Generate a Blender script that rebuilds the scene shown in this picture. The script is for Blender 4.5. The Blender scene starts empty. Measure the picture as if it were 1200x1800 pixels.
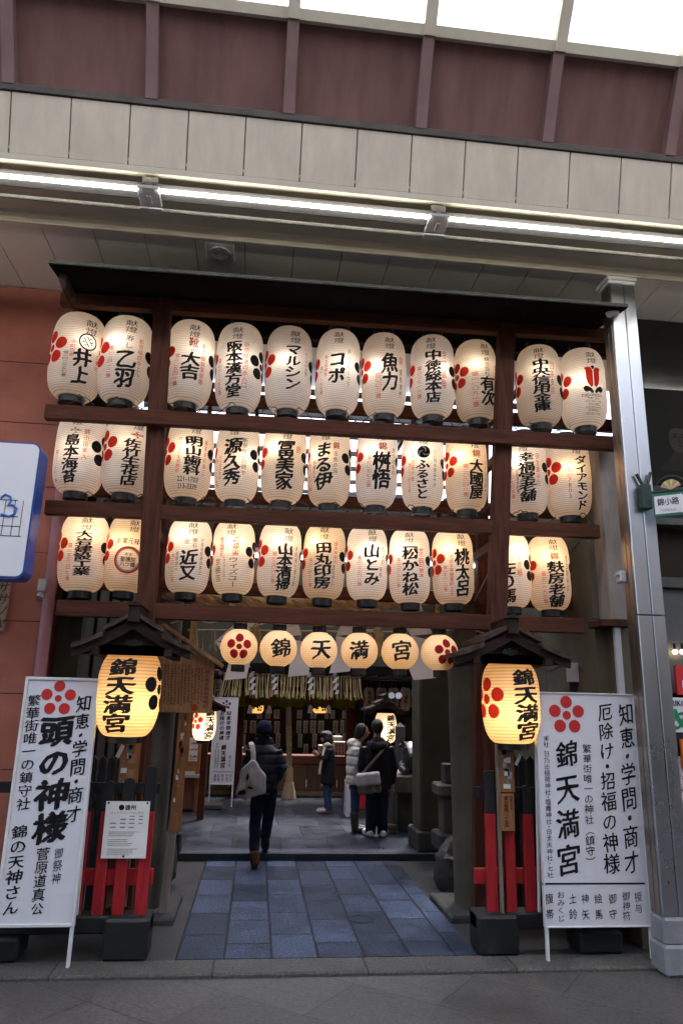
import bpy, bmesh, math, random
from mathutils import Vector, Matrix, noise
random.seed(11)
sc = bpy.context.scene
COL = sc.collection
R = math.radians

# ------------------------------------------------------------------ camera
FPX = 1255.0                      # focal length in pixels of the 1200 px wide photograph
PITCH, YAW, ROLL, EYE = R(14.94), R(6.26), R(1.335), 1.85
fw = Vector((math.sin(YAW)*math.cos(PITCH), math.cos(YAW)*math.cos(PITCH), math.sin(PITCH)))
_r = Vector((math.cos(YAW), -math.sin(YAW), 0)); _u = _r.cross(fw)
rt = math.cos(ROLL)*_r + math.sin(ROLL)*_u
up = -math.sin(ROLL)*_r + math.cos(ROLL)*_u
CAM = Vector((0, 0, EYE))
cd = bpy.data.cameras.new('camera'); cam = bpy.data.objects.new('camera', cd); COL.objects.link(cam)
cd.sensor_fit = 'HORIZONTAL'; cd.sensor_width = 36; cd.lens = FPX/1200*36
cd.clip_start = 0.05; cd.clip_end = 500
cam.matrix_world = Matrix(((rt.x, up.x, -fw.x, CAM.x), (rt.y, up.y, -fw.y, CAM.y), (rt.z, up.z, -fw.z, CAM.z), (0, 0, 0, 1)))
sc.camera = cam

def ray(px, py): return fw + rt*((px-600)/FPX) - up*((py-900)/FPX)
def at(px, py, Y):  d = ray(px, py); return CAM + d*((Y-CAM.y)/d.y)     # survey a photo point on the plane y = Y
def atz(px, py, z): d = ray(px, py); return CAM + d*((z-CAM.z)/d.z)
def depth(P): return (P-CAM).dot(fw)

# ------------------------------------------------------------------ world, sun, exposure
SUN_EL, SUN_AZ = 64, 25          # degrees; azimuth clockwise from +Y
w = bpy.data.worlds.new('World'); sc.world = w; w.use_nodes = True
nt = w.node_tree; sky = nt.nodes.new('ShaderNodeTexSky'); sky.sky_type = 'NISHITA'
sky.sun_disc = False; sky.sun_elevation = R(SUN_EL); sky.sun_rotation = R(SUN_AZ)
sky.dust_density = 3.0; sky.air_density = 1.0; sky.ozone_density = 1.5
nt.links.new(sky.outputs[0], nt.nodes['Background'].inputs[0]); nt.nodes['Background'].inputs[1].default_value = 0.15
sl = bpy.data.lights.new('sun', 'SUN'); sl.energy = 2.4; sl.angle = R(14); sl.color = (1.0, 0.96, 0.9)
so = bpy.data.objects.new('sun', sl); COL.objects.link(so)
so.rotation_euler = (R(90-SUN_EL), 0, R(180-SUN_AZ)); so.location = (0, -5, 30)
sc.view_settings.view_transform = 'Standard'; sc.view_settings.look = 'None'
sc.view_settings.exposure = 1.8; sc.view_settings.gamma = 1.0

# ------------------------------------------------------------------ materials
def rgb(c): return (c[0], c[1], c[2], 1)
def M(name, col, rough=.7, var=.18, scale=5., bump=.15, bscale=45., metal=0., spec=.4, stretch=(1, 1, 1), col2=None, thresh=.5):
    m = bpy.data.materials.new(name); m.use_nodes = True; t = m.node_tree; b = t.nodes['Principled BSDF']
    tc = t.nodes.new('ShaderNodeTexCoord'); mp = t.nodes.new('ShaderNodeMapping'); mp.inputs['Scale'].default_value = stretch
    t.links.new(tc.outputs['Object'], mp.inputs[0])
    n = t.nodes.new('ShaderNodeTexNoise'); n.inputs['Scale'].default_value = scale; n.inputs['Detail'].default_value = 7; n.inputs['Roughness'].default_value = .62
    t.links.new(mp.outputs[0], n.inputs[0])
    cr = t.nodes.new('ShaderNodeValToRGB')
    lo = [c*(1-var) for c in col]; hi = [min(1, c*(1+var)) for c in col]
    cr.color_ramp.elements[0].position = .3; cr.color_ramp.elements[0].color = rgb(lo)
    cr.color_ramp.elements[1].position = .7; cr.color_ramp.elements[1].color = rgb(hi)
    if col2:
        e = cr.color_ramp.elements.new(min(.95, thresh+.2)); e.color = rgb(col2)
    t.links.new(n.outputs[0], cr.inputs[0]); t.links.new(cr.outputs[0], b.inputs['Base Color'])
    b.inputs['Roughness'].default_value = rough; b.inputs['Metallic'].default_value = metal
    b.inputs['Specular IOR Level'].default_value = min(spec, .16) if rough >= .65 and not metal else spec
    rr = t.nodes.new('ShaderNodeMapRange'); rr.inputs[3].default_value = max(.05, rough-.12); rr.inputs[4].default_value = min(1, rough+.12)
    t.links.new(n.outputs[0], rr.inputs[0]); t.links.new(rr.outputs[0], b.inputs['Roughness'])
    if bump:
        n2 = t.nodes.new('ShaderNodeTexNoise'); n2.inputs['Scale'].default_value = bscale; n2.inputs['Detail'].default_value = 4
        t.links.new(mp.outputs[0], n2.inputs[0])
        bp = t.nodes.new('ShaderNodeBump'); bp.inputs['Strength'].default_value = bump; bp.inputs['Distance'].default_value = .01
        t.links.new(n2.outputs[0], bp.inputs['Height']); t.links.new(bp.outputs[0], b.inputs['Normal'])
    return m

def tiles(name, col, mortar, bw, bh, rot=0., msize=.012, rough=.55, var=.3, bump=.5, spec=.5, off=0., shift=(0, 0), rvar=.1, grain=.5, mott=.5, mscale=4.):
    m = bpy.data.materials.new(name); m.use_nodes = True; t = m.node_tree; b = t.nodes['Principled BSDF']
    tc = t.nodes.new('ShaderNodeTexCoord'); mp = t.nodes.new('ShaderNodeMapping'); mp.inputs['Rotation'].default_value = (0, 0, rot)
    mp.inputs['Location'].default_value = (shift[0], shift[1], 0)
    t.links.new(tc.outputs['Object'], mp.inputs[0])
    wn = t.nodes.new('ShaderNodeTexNoise'); wn.inputs['Scale'].default_value = 3.0; wn.inputs['Detail'].default_value = 5
    t.links.new(mp.outputs[0], wn.inputs[0])
    mixv = t.nodes.new('ShaderNodeVectorMath'); mixv.operation = 'MULTIPLY_ADD'
    t.links.new(wn.outputs['Color'], mixv.inputs[0]); mixv.inputs[1].default_value = (.012, .012, 0); t.links.new(mp.outputs[0], mixv.inputs[2])
    br = t.nodes.new('ShaderNodeTexBrick'); br.offset = off; br.squash = 1
    br.inputs['Scale'].default_value = 1; br.inputs['Brick Width'].default_value = bw; br.inputs['Row Height'].default_value = bh
    br.inputs['Mortar Size'].default_value = msize; br.inputs['Mortar Smooth'].default_value = .4; br.inputs['Bias'].default_value = 0
    br.inputs['Color1'].default_value = rgb([c*(1-var) for c in col]); br.inputs['Color2'].default_value = rgb([c*(1+var) for c in col])
    br.inputs['Mortar'].default_value = rgb(mortar)
    t.links.new(mixv.outputs[0], br.inputs[0])
    n = t.nodes.new('ShaderNodeTexNoise'); n.inputs['Scale'].default_value = mscale; n.inputs['Detail'].default_value = 9; n.inputs['Roughness'].default_value = .7
    t.links.new(mp.outputs[0], n.inputs[0])
    mr = t.nodes.new('ShaderNodeMapRange'); mr.inputs[1].default_value = .25; mr.inputs[2].default_value = .75; mr.inputs[3].default_value = 1-mott; mr.inputs[4].default_value = 1+mott
    t.links.new(n.outputs[0], mr.inputs[0])
    mu = t.nodes.new('ShaderNodeVectorMath'); mu.operation = 'SCALE'
    t.links.new(br.outputs['Color'], mu.inputs[0]); t.links.new(mr.outputs[0], mu.inputs['Scale'])
    gn = t.nodes.new('ShaderNodeTexNoise'); gn.inputs['Scale'].default_value = 48; gn.inputs['Detail'].default_value = 3; t.links.new(mp.outputs[0], gn.inputs[0])
    gm = t.nodes.new('ShaderNodeMapRange'); gm.inputs[1].default_value = .3; gm.inputs[2].default_value = .7; gm.inputs[3].default_value = 1-grain; gm.inputs[4].default_value = 1+grain; t.links.new(gn.outputs[0], gm.inputs[0])
    vo = t.nodes.new('ShaderNodeTexVoronoi'); vo.inputs['Scale'].default_value = 3.1; t.links.new(mp.outputs[0], vo.inputs[0])      # trodden-in gum and oil spots
    vs = t.nodes.new('ShaderNodeMapRange'); vs.inputs[1].default_value = .05; vs.inputs[2].default_value = .09; vs.inputs[3].default_value = .62; vs.inputs[4].default_value = 1.; t.links.new(vo.outputs['Distance'], vs.inputs[0])
    vm = t.nodes.new('ShaderNodeMath'); vm.operation = 'MULTIPLY'; t.links.new(gm.outputs[0], vm.inputs[0]); t.links.new(vs.outputs[0], vm.inputs[1])
    mu2 = t.nodes.new('ShaderNodeVectorMath'); mu2.operation = 'SCALE'; t.links.new(mu.outputs[0], mu2.inputs[0]); t.links.new(vm.outputs[0], mu2.inputs['Scale'])
    t.links.new(mu2.outputs[0], b.inputs['Base Color'])
    rr = t.nodes.new('ShaderNodeMapRange'); rr.inputs[1].default_value = .3; rr.inputs[2].default_value = .7; rr.inputs[3].default_value = rough-rvar; rr.inputs[4].default_value = rough+rvar
    t.links.new(n.outputs[0], rr.inputs[0]); t.links.new(rr.outputs[0], b.inputs['Roughness'])
    b.inputs['Specular IOR Level'].default_value = spec
    n2 = t.nodes.new('ShaderNodeTexNoise'); n2.inputs['Scale'].default_value = 60; n2.inputs['Detail'].default_value = 5
    t.links.new(mp.outputs[0], n2.inputs[0])
    ad = t.nodes.new('ShaderNodeMath'); ad.operation = 'MULTIPLY_ADD'; ad.inputs[1].default_value = -1.2
    t.links.new(br.outputs['Fac'], ad.inputs[0]); t.links.new(n2.outputs[0], ad.inputs[2])
    bp = t.nodes.new('ShaderNodeBump'); bp.inputs['Strength'].default_value = bump; bp.inputs['Distance'].default_value = .008
    t.links.new(ad.outputs[0], bp.inputs['Height']); t.links.new(bp.outputs[0], b.inputs['Normal'])
    return m

def paper_mat(name, refl, trans, rib=.0125, dark=.86):
    m = bpy.data.materials.new(name); m.use_nodes = True; t = m.node_tree; t.nodes.clear()
    out = t.nodes.new('ShaderNodeOutputMaterial'); mx = t.nodes.new('ShaderNodeMixShader'); mx.inputs[0].default_value = .42
    d = t.nodes.new('ShaderNodeBsdfDiffuse'); tr = t.nodes.new('ShaderNodeBsdfTranslucent')
    tc = t.nodes.new('ShaderNodeTexCoord'); sp = t.nodes.new('ShaderNodeSeparateXYZ'); t.links.new(tc.outputs['Object'], sp.inputs[0])
    mo = t.nodes.new('ShaderNodeMath'); mo.operation = 'MODULO'; mo.inputs[1].default_value = rib
    ad = t.nodes.new('ShaderNodeMath'); ad.operation = 'ADD'; ad.inputs[1].default_value = 10*rib
    t.links.new(sp.outputs[2], ad.inputs[0]); t.links.new(ad.outputs[0], mo.inputs[0])
    dv = t.nodes.new('ShaderNodeMath'); dv.operation = 'DIVIDE'; dv.inputs[1].default_value = rib; t.links.new(mo.outputs[0], dv.inputs[0])
    cr = t.nodes.new('ShaderNodeValToRGB'); cr.color_ramp.elements[0].color = (dark*.82,)*3+(1,); cr.color_ramp.elements[0].position = .0
    cr.color_ramp.elements[1].position = .24; cr.color_ramp.elements[1].color = (1, 1, 1, 1)
    e = cr.color_ramp.elements.new(.76); e.color = (1, 1, 1, 1); e = cr.color_ramp.elements.new(1.); e.color = (dark*.82,)*3+(1,)
    t.links.new(dv.outputs[0], cr.inputs[0])
    n = t.nodes.new('ShaderNodeTexNoise'); n.inputs['Scale'].default_value = 9; n.inputs['Detail'].default_value = 6; t.links.new(tc.outputs['Object'], n.inputs[0])
    mr = t.nodes.new('ShaderNodeMapRange'); mr.inputs[3].default_value = .86; mr.inputs[4].default_value = 1.1; t.links.new(n.outputs[0], mr.inputs[0])
    mu = t.nodes.new('ShaderNodeVectorMath'); mu.operation = 'SCALE'; t.links.new(cr.outputs[0], mu.inputs[0]); t.links.new(mr.outputs[0], mu.inputs['Scale'])
    oi = t.nodes.new('ShaderNodeObjectInfo'); ag = t.nodes.new('ShaderNodeMix'); ag.data_type = 'RGBA'
    ag.inputs[6].default_value = (1, 1, 1, 1); ag.inputs[7].default_value = (.93, .86, .74, 1); t.links.new(oi.outputs['Random'], ag.inputs[0])
    n3 = t.nodes.new('ShaderNodeTexNoise'); n3.inputs['Scale'].default_value = 3.2; n3.inputs['Detail'].default_value = 6; t.links.new(tc.outputs['Object'], n3.inputs[0])
    st = t.nodes.new('ShaderNodeMapRange'); st.inputs[1].default_value = .5; st.inputs[2].default_value = .72; st.inputs[3].default_value = 1.; st.inputs[4].default_value = .86; t.links.new(n3.outputs[0], st.inputs[0])
    mg = t.nodes.new('ShaderNodeVectorMath'); mg.operation = 'SCALE'; t.links.new(ag.outputs[2], mg.inputs[0]); t.links.new(st.outputs[0], mg.inputs['Scale'])
    mq = t.nodes.new('ShaderNodeVectorMath'); mq.operation = 'MULTIPLY'; t.links.new(mu.outputs[0], mq.inputs[0]); t.links.new(mg.outputs[0], mq.inputs[1])
    for col, node in ((refl, d), (trans, tr)):
        mm = t.nodes.new('ShaderNodeVectorMath'); mm.operation = 'MULTIPLY'; mm.inputs[1].default_value = col
        t.links.new(mq.outputs[0], mm.inputs[0]); t.links.new(mm.outputs[0], node.inputs[0])
    bp = t.nodes.new('ShaderNodeBump'); bp.inputs['Strength'].default_value = .25; bp.inputs['Distance'].default_value = .003
    t.links.new(cr.outputs[0], bp.inputs['Height']); t.links.new(bp.outputs[0], d.inputs['Normal'])
    t.links.new(d.outputs[0], mx.inputs[1]); t.links.new(tr.outputs[0], mx.inputs[2]); t.links.new(mx.outputs[0], out.inputs[0])
    return m

def sheet_mat(name, refl, trans, fac, clear=0.):
    m = bpy.data.materials.new(name); m.use_nodes = True; t = m.node_tree; t.nodes.clear()
    out = t.nodes.new('ShaderNodeOutputMaterial'); mx = t.nodes.new('ShaderNodeMixShader'); mx.inputs[0].default_value = fac
    d = t.nodes.new('ShaderNodeBsdfDiffuse'); tr = t.nodes.new('ShaderNodeBsdfTranslucent')
    tc = t.nodes.new('ShaderNodeTexCoord'); n = t.nodes.new('ShaderNodeTexNoise'); n.inputs['Scale'].default_value = 1.5; n.inputs['Detail'].default_value = 5
    t.links.new(tc.outputs['Object'], n.inputs[0])
    mr = t.nodes.new('ShaderNodeMapRange'); mr.inputs[3].default_value = .85; mr.inputs[4].default_value = 1.1; t.links.new(n.outputs[0], mr.inputs[0])
    for col, node in ((refl, d), (trans, tr)):
        mm = t.nodes.new('ShaderNodeVectorMath'); mm.operation = 'SCALE'; mm.inputs[0].default_value = col
        t.links.new(mr.outputs[0], mm.inputs['Scale']); t.links.new(mm.outputs[0], node.inputs[0])
    t.links.new(d.outputs[0], mx.inputs[1]); t.links.new(tr.outputs[0], mx.inputs[2])
    last = mx
    if clear:
        tp = t.nodes.new('ShaderNodeBsdfTransparent'); m2 = t.nodes.new('ShaderNodeMixShader'); m2.inputs[0].default_value = clear
        t.links.new(mx.outputs[0], m2.inputs[1]); t.links.new(tp.outputs[0], m2.inputs[2]); last = m2
    t.links.new(last.outputs[0], out.inputs[0])
    return m

def emit(name, col, s):
    m = bpy.data.materials.new(name); m.use_nodes = True; t = m.node_tree; t.nodes.clear()
    out = t.nodes.new('ShaderNodeOutputMaterial'); e = t.nodes.new('ShaderNodeEmission'); e.inputs[0].default_value = rgb(col); e.inputs[1].default_value = s
    t.links.new(e.outputs[0], out.inputs[0]); return m

WOOD = M('red_brown_timber', (.062, .021, .012), .7, .45, 3.5, .3, 30, stretch=(6, 6, 6), spec=.2)
WOODX = M('red_brown_beam', (.068, .022, .012), .7, .5, 4, .3, 30, stretch=(.6, 7, 7), spec=.2)
WOODZ = M('red_brown_post', (.066, .021, .012), .7, .5, 4, .3, 30, stretch=(7, 7, .6), spec=.2)
DARKW = M('dark_weathered_wood', (.026, .015, .011), .75, .4, 6, .4, 40, stretch=(1, 3, 4))
ROOFW = M('worn_shingle_wood', (.06, .036, .028), .75, .5, 5, .5, 40, stretch=(3, 1, 3))
BOARD = M('notice_board_wood', (.34, .19, .105), .7, .3, 4, .2, 40, stretch=(8, 8, .5))
GREYW = M('grey_weathered_wood', (.2, .17, .14), .8, .35, 5, .3, 40, stretch=(6, 6, .4))
ORNW = M('orange_timber', (.27, .115, .045), .6, .35, 4, .2, 40, stretch=(6, 6, .6))
COUNT = M('brown_counter_boards', (.13, .07, .04), .6, .35, 4, .2, 40, stretch=(7, 7, .5))
RAIL = M('red_counter_rail', (.2, .055, .03), .45, .3, 4, .15, 40, stretch=(.6, 6, 6))
BLACK = M('black_lacquer', (.012, .011, .011), .42, .3, 10, .05, 40)
BLACKW = M('black_painted_timber', (.011, .011, .012), .55, .4, 8, .2, 30, col2=(.05, .045, .04), thresh=.68)
RED = M('red_painted_timber', (.33, .012, .016), .55, .35, 7, .3, 40, stretch=(6, 6, .6), col2=(.4, .13, .11), thresh=.66)
STONE = M('grey_granite', (.095, .084, .067), .75, .28, 3, .5, 90)
DSTONE = M('dark_granite', (.055, .054, .053), .8, .35, 5, .7, 50)
CONC = M('beige_concrete', (.12, .102, .076), .85, .25, 1.6, .25, 40)
OLIVE = M('olive_grey_concrete', (.075, .067, .045), .85, .25, 2, .2, 40)
DOLIVE = M('dark_olive_boards', (.032, .029, .02), .8, .35, 2.5, .3, 30, stretch=(5, 5, .6))
MARB = M('streaked_stone_panel', (.23, .19, .172), .55, .3, 4, .1, 40, stretch=(2.5, 2.5, .5), col2=(.2, .15, .13), thresh=.56)
REDW = M('terracotta_wall_tiles', (.36, .13, .092), .7, .2, 2.2, .2, 60)
PINK = M('pink_painted_pipe', (.36, .17, .19), .5, .12, 5, .08, 30)
CREAM = M('cream_enamel_panel', (.52, .455, .365), .5, .12, 1.6, .08, 120, stretch=(5, 5, .8))
CREAMD = M('cream_soffit_panel', (.82, .78, .7), .7, .07, 1.2, .06, 80)
CREAMT = M('cream_painted_steel', (.55, .5, .4), .5, .08, 2, .05, 60)
BROWNP = M('purple_brown_panel', (.185, .098, .09), .75, .2, 1.6, .12, 160, stretch=(4, 1, .7))
BROWNR = M('mauve_brown_rib', (.2, .118, .115), .6, .12, 3, .1, 60)
FLASH = M('dark_flashing', (.07, .055, .05), .6, .4, 4, .2, 30)
COPPER = M('green_copper_edge', (.04, .047, .043), .6, .5, 12, .2, 40, metal=.2)
STEEL = M('brushed_steel_cladding', (.47, .49, .53), .3, .06, 1.2, 0, 30, metal=1., stretch=(2, 2, .8))
STEELD = M('dark_warm_steel_side', (.36, .31, .27), .4, .15, 1.5, 0, 30, metal=1., stretch=(2, 2, .8))  # pillar's side face, a darker and warmer tone than the front cladding
GREYM = M('grey_fixture_metal', (.42, .42, .44), .45, .12, 4, .05, 40)
DSTEEL = M('dark_painted_steel', (.035, .035, .04), .5, .2, 6, .05, 40)
WHITE = M('white_sign_enamel', (.66, .66, .71), .45, .04, 2, .02, 40)
WHITEF = M('white_aluminium_frame', (.66, .66, .67), .4, .1, 5, .05, 40)
PLINTH = M('white_plinth_mortar', (.24, .245, .265), .7, .25, 4, .3, 30)
PAPERW = M('white_paper', (.72, .71, .7), .8, .05, 5, .02, 40)
INK = M('black_ink', (.012, .012, .014), .7, .2, 20, 0)
INKG = M('grey_ink', (.3, .3, .31), .8, .2, 20, 0)
REDI = M('red_paint_mark', (.52, .022, .02), .6, .12, 12, 0)
REDS = M('red_stamp_ink', (.4, .06, .03), .8, .2, 12, 0)
BROWNI = M('brown_ink', (.045, .02, .012), .8, .2, 12, 0)
CREST2 = M('maroon_crest_paint', (.16, .02, .03), .6, .1, 12, 0)
STRAW = M('dry_rice_straw', (.6, .46, .24), .8, .3, 9, .2, 60)
ROPE = M('tan_hemp_rope', (.48, .33, .18), .85, .3, 9, .4, 60)
CLOTHB = M('black_wool', (.013, .013, .016), .9, .3, 20, .4, 120)
NAVYC = M('navy_padded_nylon', (.011, .013, .024), .55, .3, 9, .3, 30)
JEANS = M('blue_denim', (.03, .055, .11), .85, .3, 9, .3, 90)
DJEANS = M('dark_navy_denim', (.012, .017, .035), .85, .3, 9, .3, 90)
CREAMC = M('cream_padded_nylon', (.6, .55, .47), .5, .08, 6, .15, 40)
SKIN = M('skin', (.42, .24, .17), .55, .08, 8, .05, 60)
HAIR = M('black_hair', (.012, .009, .008), .5, .4, 6, .5, 60, stretch=(9, 9, 1))
BOOT = M('brown_suede', (.13, .055, .03), .85, .25, 12, .2, 60)
DBOOT = M('dark_leather', (.03, .024, .02), .55, .25, 12, .2, 60)
BAGG = M('grey_canvas', (.5, .47, .46), .85, .12, 7, .2, 90)
BAGK = M('khaki_canvas', (.17, .145, .115), .85, .15, 7, .2, 90)
SCARF = M('cream_knit_scarf', (.62, .53, .4), .9, .15, 14, .4, 90)
BRONZE = M('dark_bronze', (.045, .046, .05), .34, .35, 5, .1, 30, metal=.35)
POLISH = M('polished_silver_bronze', (.3, .3, .31), .5, .2, 9, .1, 30, metal=.4)
BLIND = M('olive_green_curtain', (.13, .12, .012), .85, .25, 5, .2, 30, stretch=(6, 1, .6))
GREEN = M('green_painted_iron', (.012, .12, .07), .45, .15, 6, .08, 40)
DGREEN = M('dark_green_iron', (.008, .03, .022), .45, .2, 6, .08, 40)
BLUE = M('blue_sign_border', (.02, .06, .3), .4, .08, 5, 0)
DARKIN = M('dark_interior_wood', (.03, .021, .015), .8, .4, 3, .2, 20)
GLASS = M('dark_shop_glass', (.012, .013, .014), .12, .2, 2, 0, spec=.6)
ORANGE = M('orange_sign', (.7, .16, .02), .5, .06, 5, 0)
REDSIGN = M('red_sign', (.55, .02, .03), .5, .06, 5, 0)
GRNI = M('green_ink', (.01, .2, .08), .6, .1, 5, 0)
PORTR = M('faded_portrait_tone', (.042, .037, .029), .7, .4, 4, 0)
PORTR2 = M('faded_portrait_backing', (.01, .0095, .008), .7, .4, 3, 0)
PAPER = paper_mat('lantern_paper', (.9, .835, .81), (.95, .83, .72), rib=.0185, dark=.66)
REDL = sheet_mat('translucent_red_paint', (.66, .045, .03), (.7, .05, .03), .4)
CREST2L = sheet_mat('translucent_maroon_paint', (.3, .02, .025), (.34, .02, .03), .4)
PAPERB = paper_mat('oiled_lantern_paper', (.66, .53, .36), (.92, .64, .34), rib=.026, dark=.7)
PAPERR = paper_mat('round_lantern_paper', (.76, .66, .54), (.92, .7, .46), rib=.0155, dark=.9)
SHIDE = sheet_mat('folded_white_paper', (.86, .84, .85), (.7, .68, .68), .25)
SKYL = sheet_mat('frosted_skylight_panel', (.8, .82, .82), (.94, .95, .95), .8, clear=.06)
CANO = sheet_mat('corrugated_translucent_sheet', (.65, .66, .7), (.92, .93, .96), .85, clear=.06)
TUBE = emit('lit_fluorescent_tube', (1., .95, .83), 9.0)
TUBE2 = emit('lit_cool_fluorescent_tube', (.9, .95, 1.), 3.0)
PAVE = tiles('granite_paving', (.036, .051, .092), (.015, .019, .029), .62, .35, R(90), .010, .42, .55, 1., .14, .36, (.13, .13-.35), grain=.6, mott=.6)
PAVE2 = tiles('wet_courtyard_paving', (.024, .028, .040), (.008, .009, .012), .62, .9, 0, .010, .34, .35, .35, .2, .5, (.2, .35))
STREET = tiles('street_paving', (.078, .073, .068), (.048, .045, .042), 1.25, .62, R(38), .007, .5, .16, .3, .3, .5, (.3, .1), grain=.28, mott=.3, mscale=1.6)
KERB = tiles('kerb_granite', (.085, .081, .076), (.04, .038, .036), 1.1, 3., 0, .007, .75, .2, .8, .12, 0., (.2, 1.4), grain=.3, mott=.3)

# ------------------------------------------------------------------ mesh helpers
def wloc(o):
    v = Vector((0, 0, 0))
    while o is not None: v = v + o.location; o = o.parent
    return v
class MB:
    """collects shapes; build() links them as ONE mesh object"""
    def __init__(s): s.v = []; s.f = []; s.m = []
    def add(s, vs, fs, mi=0):
        k = len(s.v); s.v += [Vector(p) for p in vs]
        for f in fs: s.f.append([i+k for i in f]); s.m.append(mi)
    def box(s, lo, hi, mi=0, T=None, ch=0.):
        x0, y0, z0 = lo; x1, y1, z1 = hi
        if ch:
            b = bmesh.new(); bmesh.ops.create_cube(b, size=1)
            for v in b.verts: v.co = Vector(((x0+x1)/2+v.co.x*(x1-x0), (y0+y1)/2+v.co.y*(y1-y0), (z0+z1)/2+v.co.z*(z1-z0)))
            bmesh.ops.bevel(b, geom=b.edges[:], offset=ch, segments=1, affect='EDGES')
            b.verts.index_update(); vs = [v.co.copy() for v in b.verts]; fs = [[v.index for v in f.verts] for f in b.faces]; b.free()
        else:
            vs = [Vector(p) for p in ((x0,y0,z0),(x1,y0,z0),(x1,y1,z0),(x0,y1,z0),(x0,y0,z1),(x1,y0,z1),(x1,y1,z1),(x0,y1,z1))]
            fs = [(0,3,2,1),(4,5,6,7),(0,1,5,4),(1,2,6,5),(2,3,7,6),(3,0,4,7)]
        if T: vs = [T @ p for p in vs]
        s.add(vs, fs, mi); return s
    def beam(s, A, B, wd, ht, mi=0, ch=.004, side=Vector((0, 1, 0))):
        """rectangular bar from A to B; wd across 'side', ht across the third axis"""
        A = Vector(A); B = Vector(B); d = B-A; L = d.length; d.normalize()
        sd = (side - d*side.dot(d)).normalized(); t = d.cross(sd)
        T = Matrix(((d.x, sd.x, t.x, A.x), (d.y, sd.y, t.y, A.y), (d.z, sd.z, t.z, A.z), (0, 0, 0, 1)))
        s.box((0, -wd/2, -ht/2), (L, wd/2, ht/2), mi, T, ch); return s
    def tube(s, pts, rad, n=8, mi=0, cap=True, ell=None):
        pts = [Vector(p) for p in pts]; k0 = len(s.v); N = len(pts); prev = None
        rr = rad if isinstance(rad, (list, tuple)) else [rad]*N
        for i, p in enumerate(pts):
            d = (pts[min(i+1, N-1)]-pts[max(i-1, 0)]).normalized()
            if prev is None:
                a = Vector((1, 0, 0)) if abs(d.x) < .8 else Vector((0, 1, 0))
                prev = (a-d*a.dot(d)).normalized()
            else: prev = (prev-d*prev.dot(d)).normalized()
            b = d.cross(prev); r = rr[i]; ra, rb = r if isinstance(r, (list, tuple)) else (r, r)
            for j in range(n):
                q = 2*math.pi*j/n; s.v.append(p+prev*(math.cos(q)*ra)+b*(math.sin(q)*rb))
        for i in range(N-1):
            for j in range(n):
                s.f.append([k0+i*n+j, k0+i*n+(j+1) % n, k0+(i+1)*n+(j+1) % n, k0+(i+1)*n+j]); s.m.append(mi)
        if cap:
            s.f.append([k0+j for j in range(n)][::-1]); s.m.append(mi); s.f.append([k0+(N-1)*n+j for j in range(n)]); s.m.append(mi)
        return s
    def lathe(s, prof, n=24, mi=0, c=(0, 0, 0), cap=True):
        c = Vector(c); k0 = len(s.v); N = len(prof)
        for r, z in prof:
            for j in range(n):
                q = 2*math.pi*j/n; s.v.append(c+Vector((r*math.sin(q), -r*math.cos(q), z)))
        for i in range(N-1):
            for j in range(n):
                s.f.append([k0+i*n+j, k0+i*n+(j+1) % n, k0+(i+1)*n+(j+1) % n, k0+(i+1)*n+j]); s.m.append(mi)
        if cap:
            s.f.append([k0+j for j in range(n)][::-1]); s.m.append(mi); s.f.append([k0+(N-1)*n+j for j in range(n)]); s.m.append(mi)
        return s
    def prism(s, poly, y0, y1, mi=0):
        """polygon of (x,z) pulled from y0 to y1"""
        n = len(poly); vs = [(x, y0, z) for x, z in poly]+[(x, y1, z) for x, z in poly]
        fs = [list(range(n)), list(range(2*n-1, n-1, -1))]+[[i, i+n, (i+1) % n+n, (i+1) % n] for i in range(n)]
        s.add(vs, fs, mi); return s
    def sphere(s, c, r, nu=12, nv=8, mi=0):
        c = Vector(c); rx, ry, rz = r if isinstance(r, (list, tuple)) else (r, r, r)
        k0 = len(s.v)
        for i in range(nv+1):
            a = math.pi*i/nv-math.pi/2
            for j in range(nu):
                q = 2*math.pi*j/nu; s.v.append(c+Vector((rx*math.cos(a)*math.cos(q), ry*math.cos(a)*math.sin(q), rz*math.sin(a))))
        for i in range(nv):
            for j in range(nu):
                s.f.append([k0+i*nu+j, k0+i*nu+(j+1) % nu, k0+(i+1)*nu+(j+1) % nu, k0+(i+1)*nu+j]); s.m.append(mi)
        return s
    def disc(s, C, X, Z, r, n=20, mi=0, off=0., sx=1., hole=0.):
        C = Vector(C); N = X.cross(Z)
        ring = [C+N*off+X*(r*sx*math.cos(2*math.pi*j/n))+Z*(r*math.sin(2*math.pi*j/n)) for j in range(n)]
        if hole:
            r2 = [C+N*off+X*(hole*sx*math.cos(2*math.pi*j/n))+Z*(hole*math.sin(2*math.pi*j/n)) for j in range(n)]
            s.add(ring+r2, [[j, (j+1) % n, n+(j+1) % n, n+j] for j in range(n)], mi)
        else: s.add(ring, [list(range(n))], mi)
        return s
    def build(s, name, mats, parent=None, smooth=False, local=False, angle=40, clean=True):
        me = bpy.data.meshes.new(name); off = Vector((0, 0, 0)) if (local or parent is None) else wloc(parent)
        me.from_pydata([p-off for p in s.v], [], s.f)
        for m in (mats if isinstance(mats, (list, tuple)) else [mats]): me.materials.append(m)
        me.polygons.foreach_set('material_index', s.m)
        if clean:
            b = bmesh.new(); b.from_mesh(me)
            if smooth: bmesh.ops.remove_doubles(b, verts=b.verts[:], dist=1e-5)
            bmesh.ops.recalc_face_normals(b, faces=b.faces[:]); b.to_mesh(me); b.free()
        if smooth:
            me.polygons.foreach_set('use_smooth', [True]*len(me.polygons))
            me.set_sharp_from_angle(angle=R(angle))
        me.update()
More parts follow.
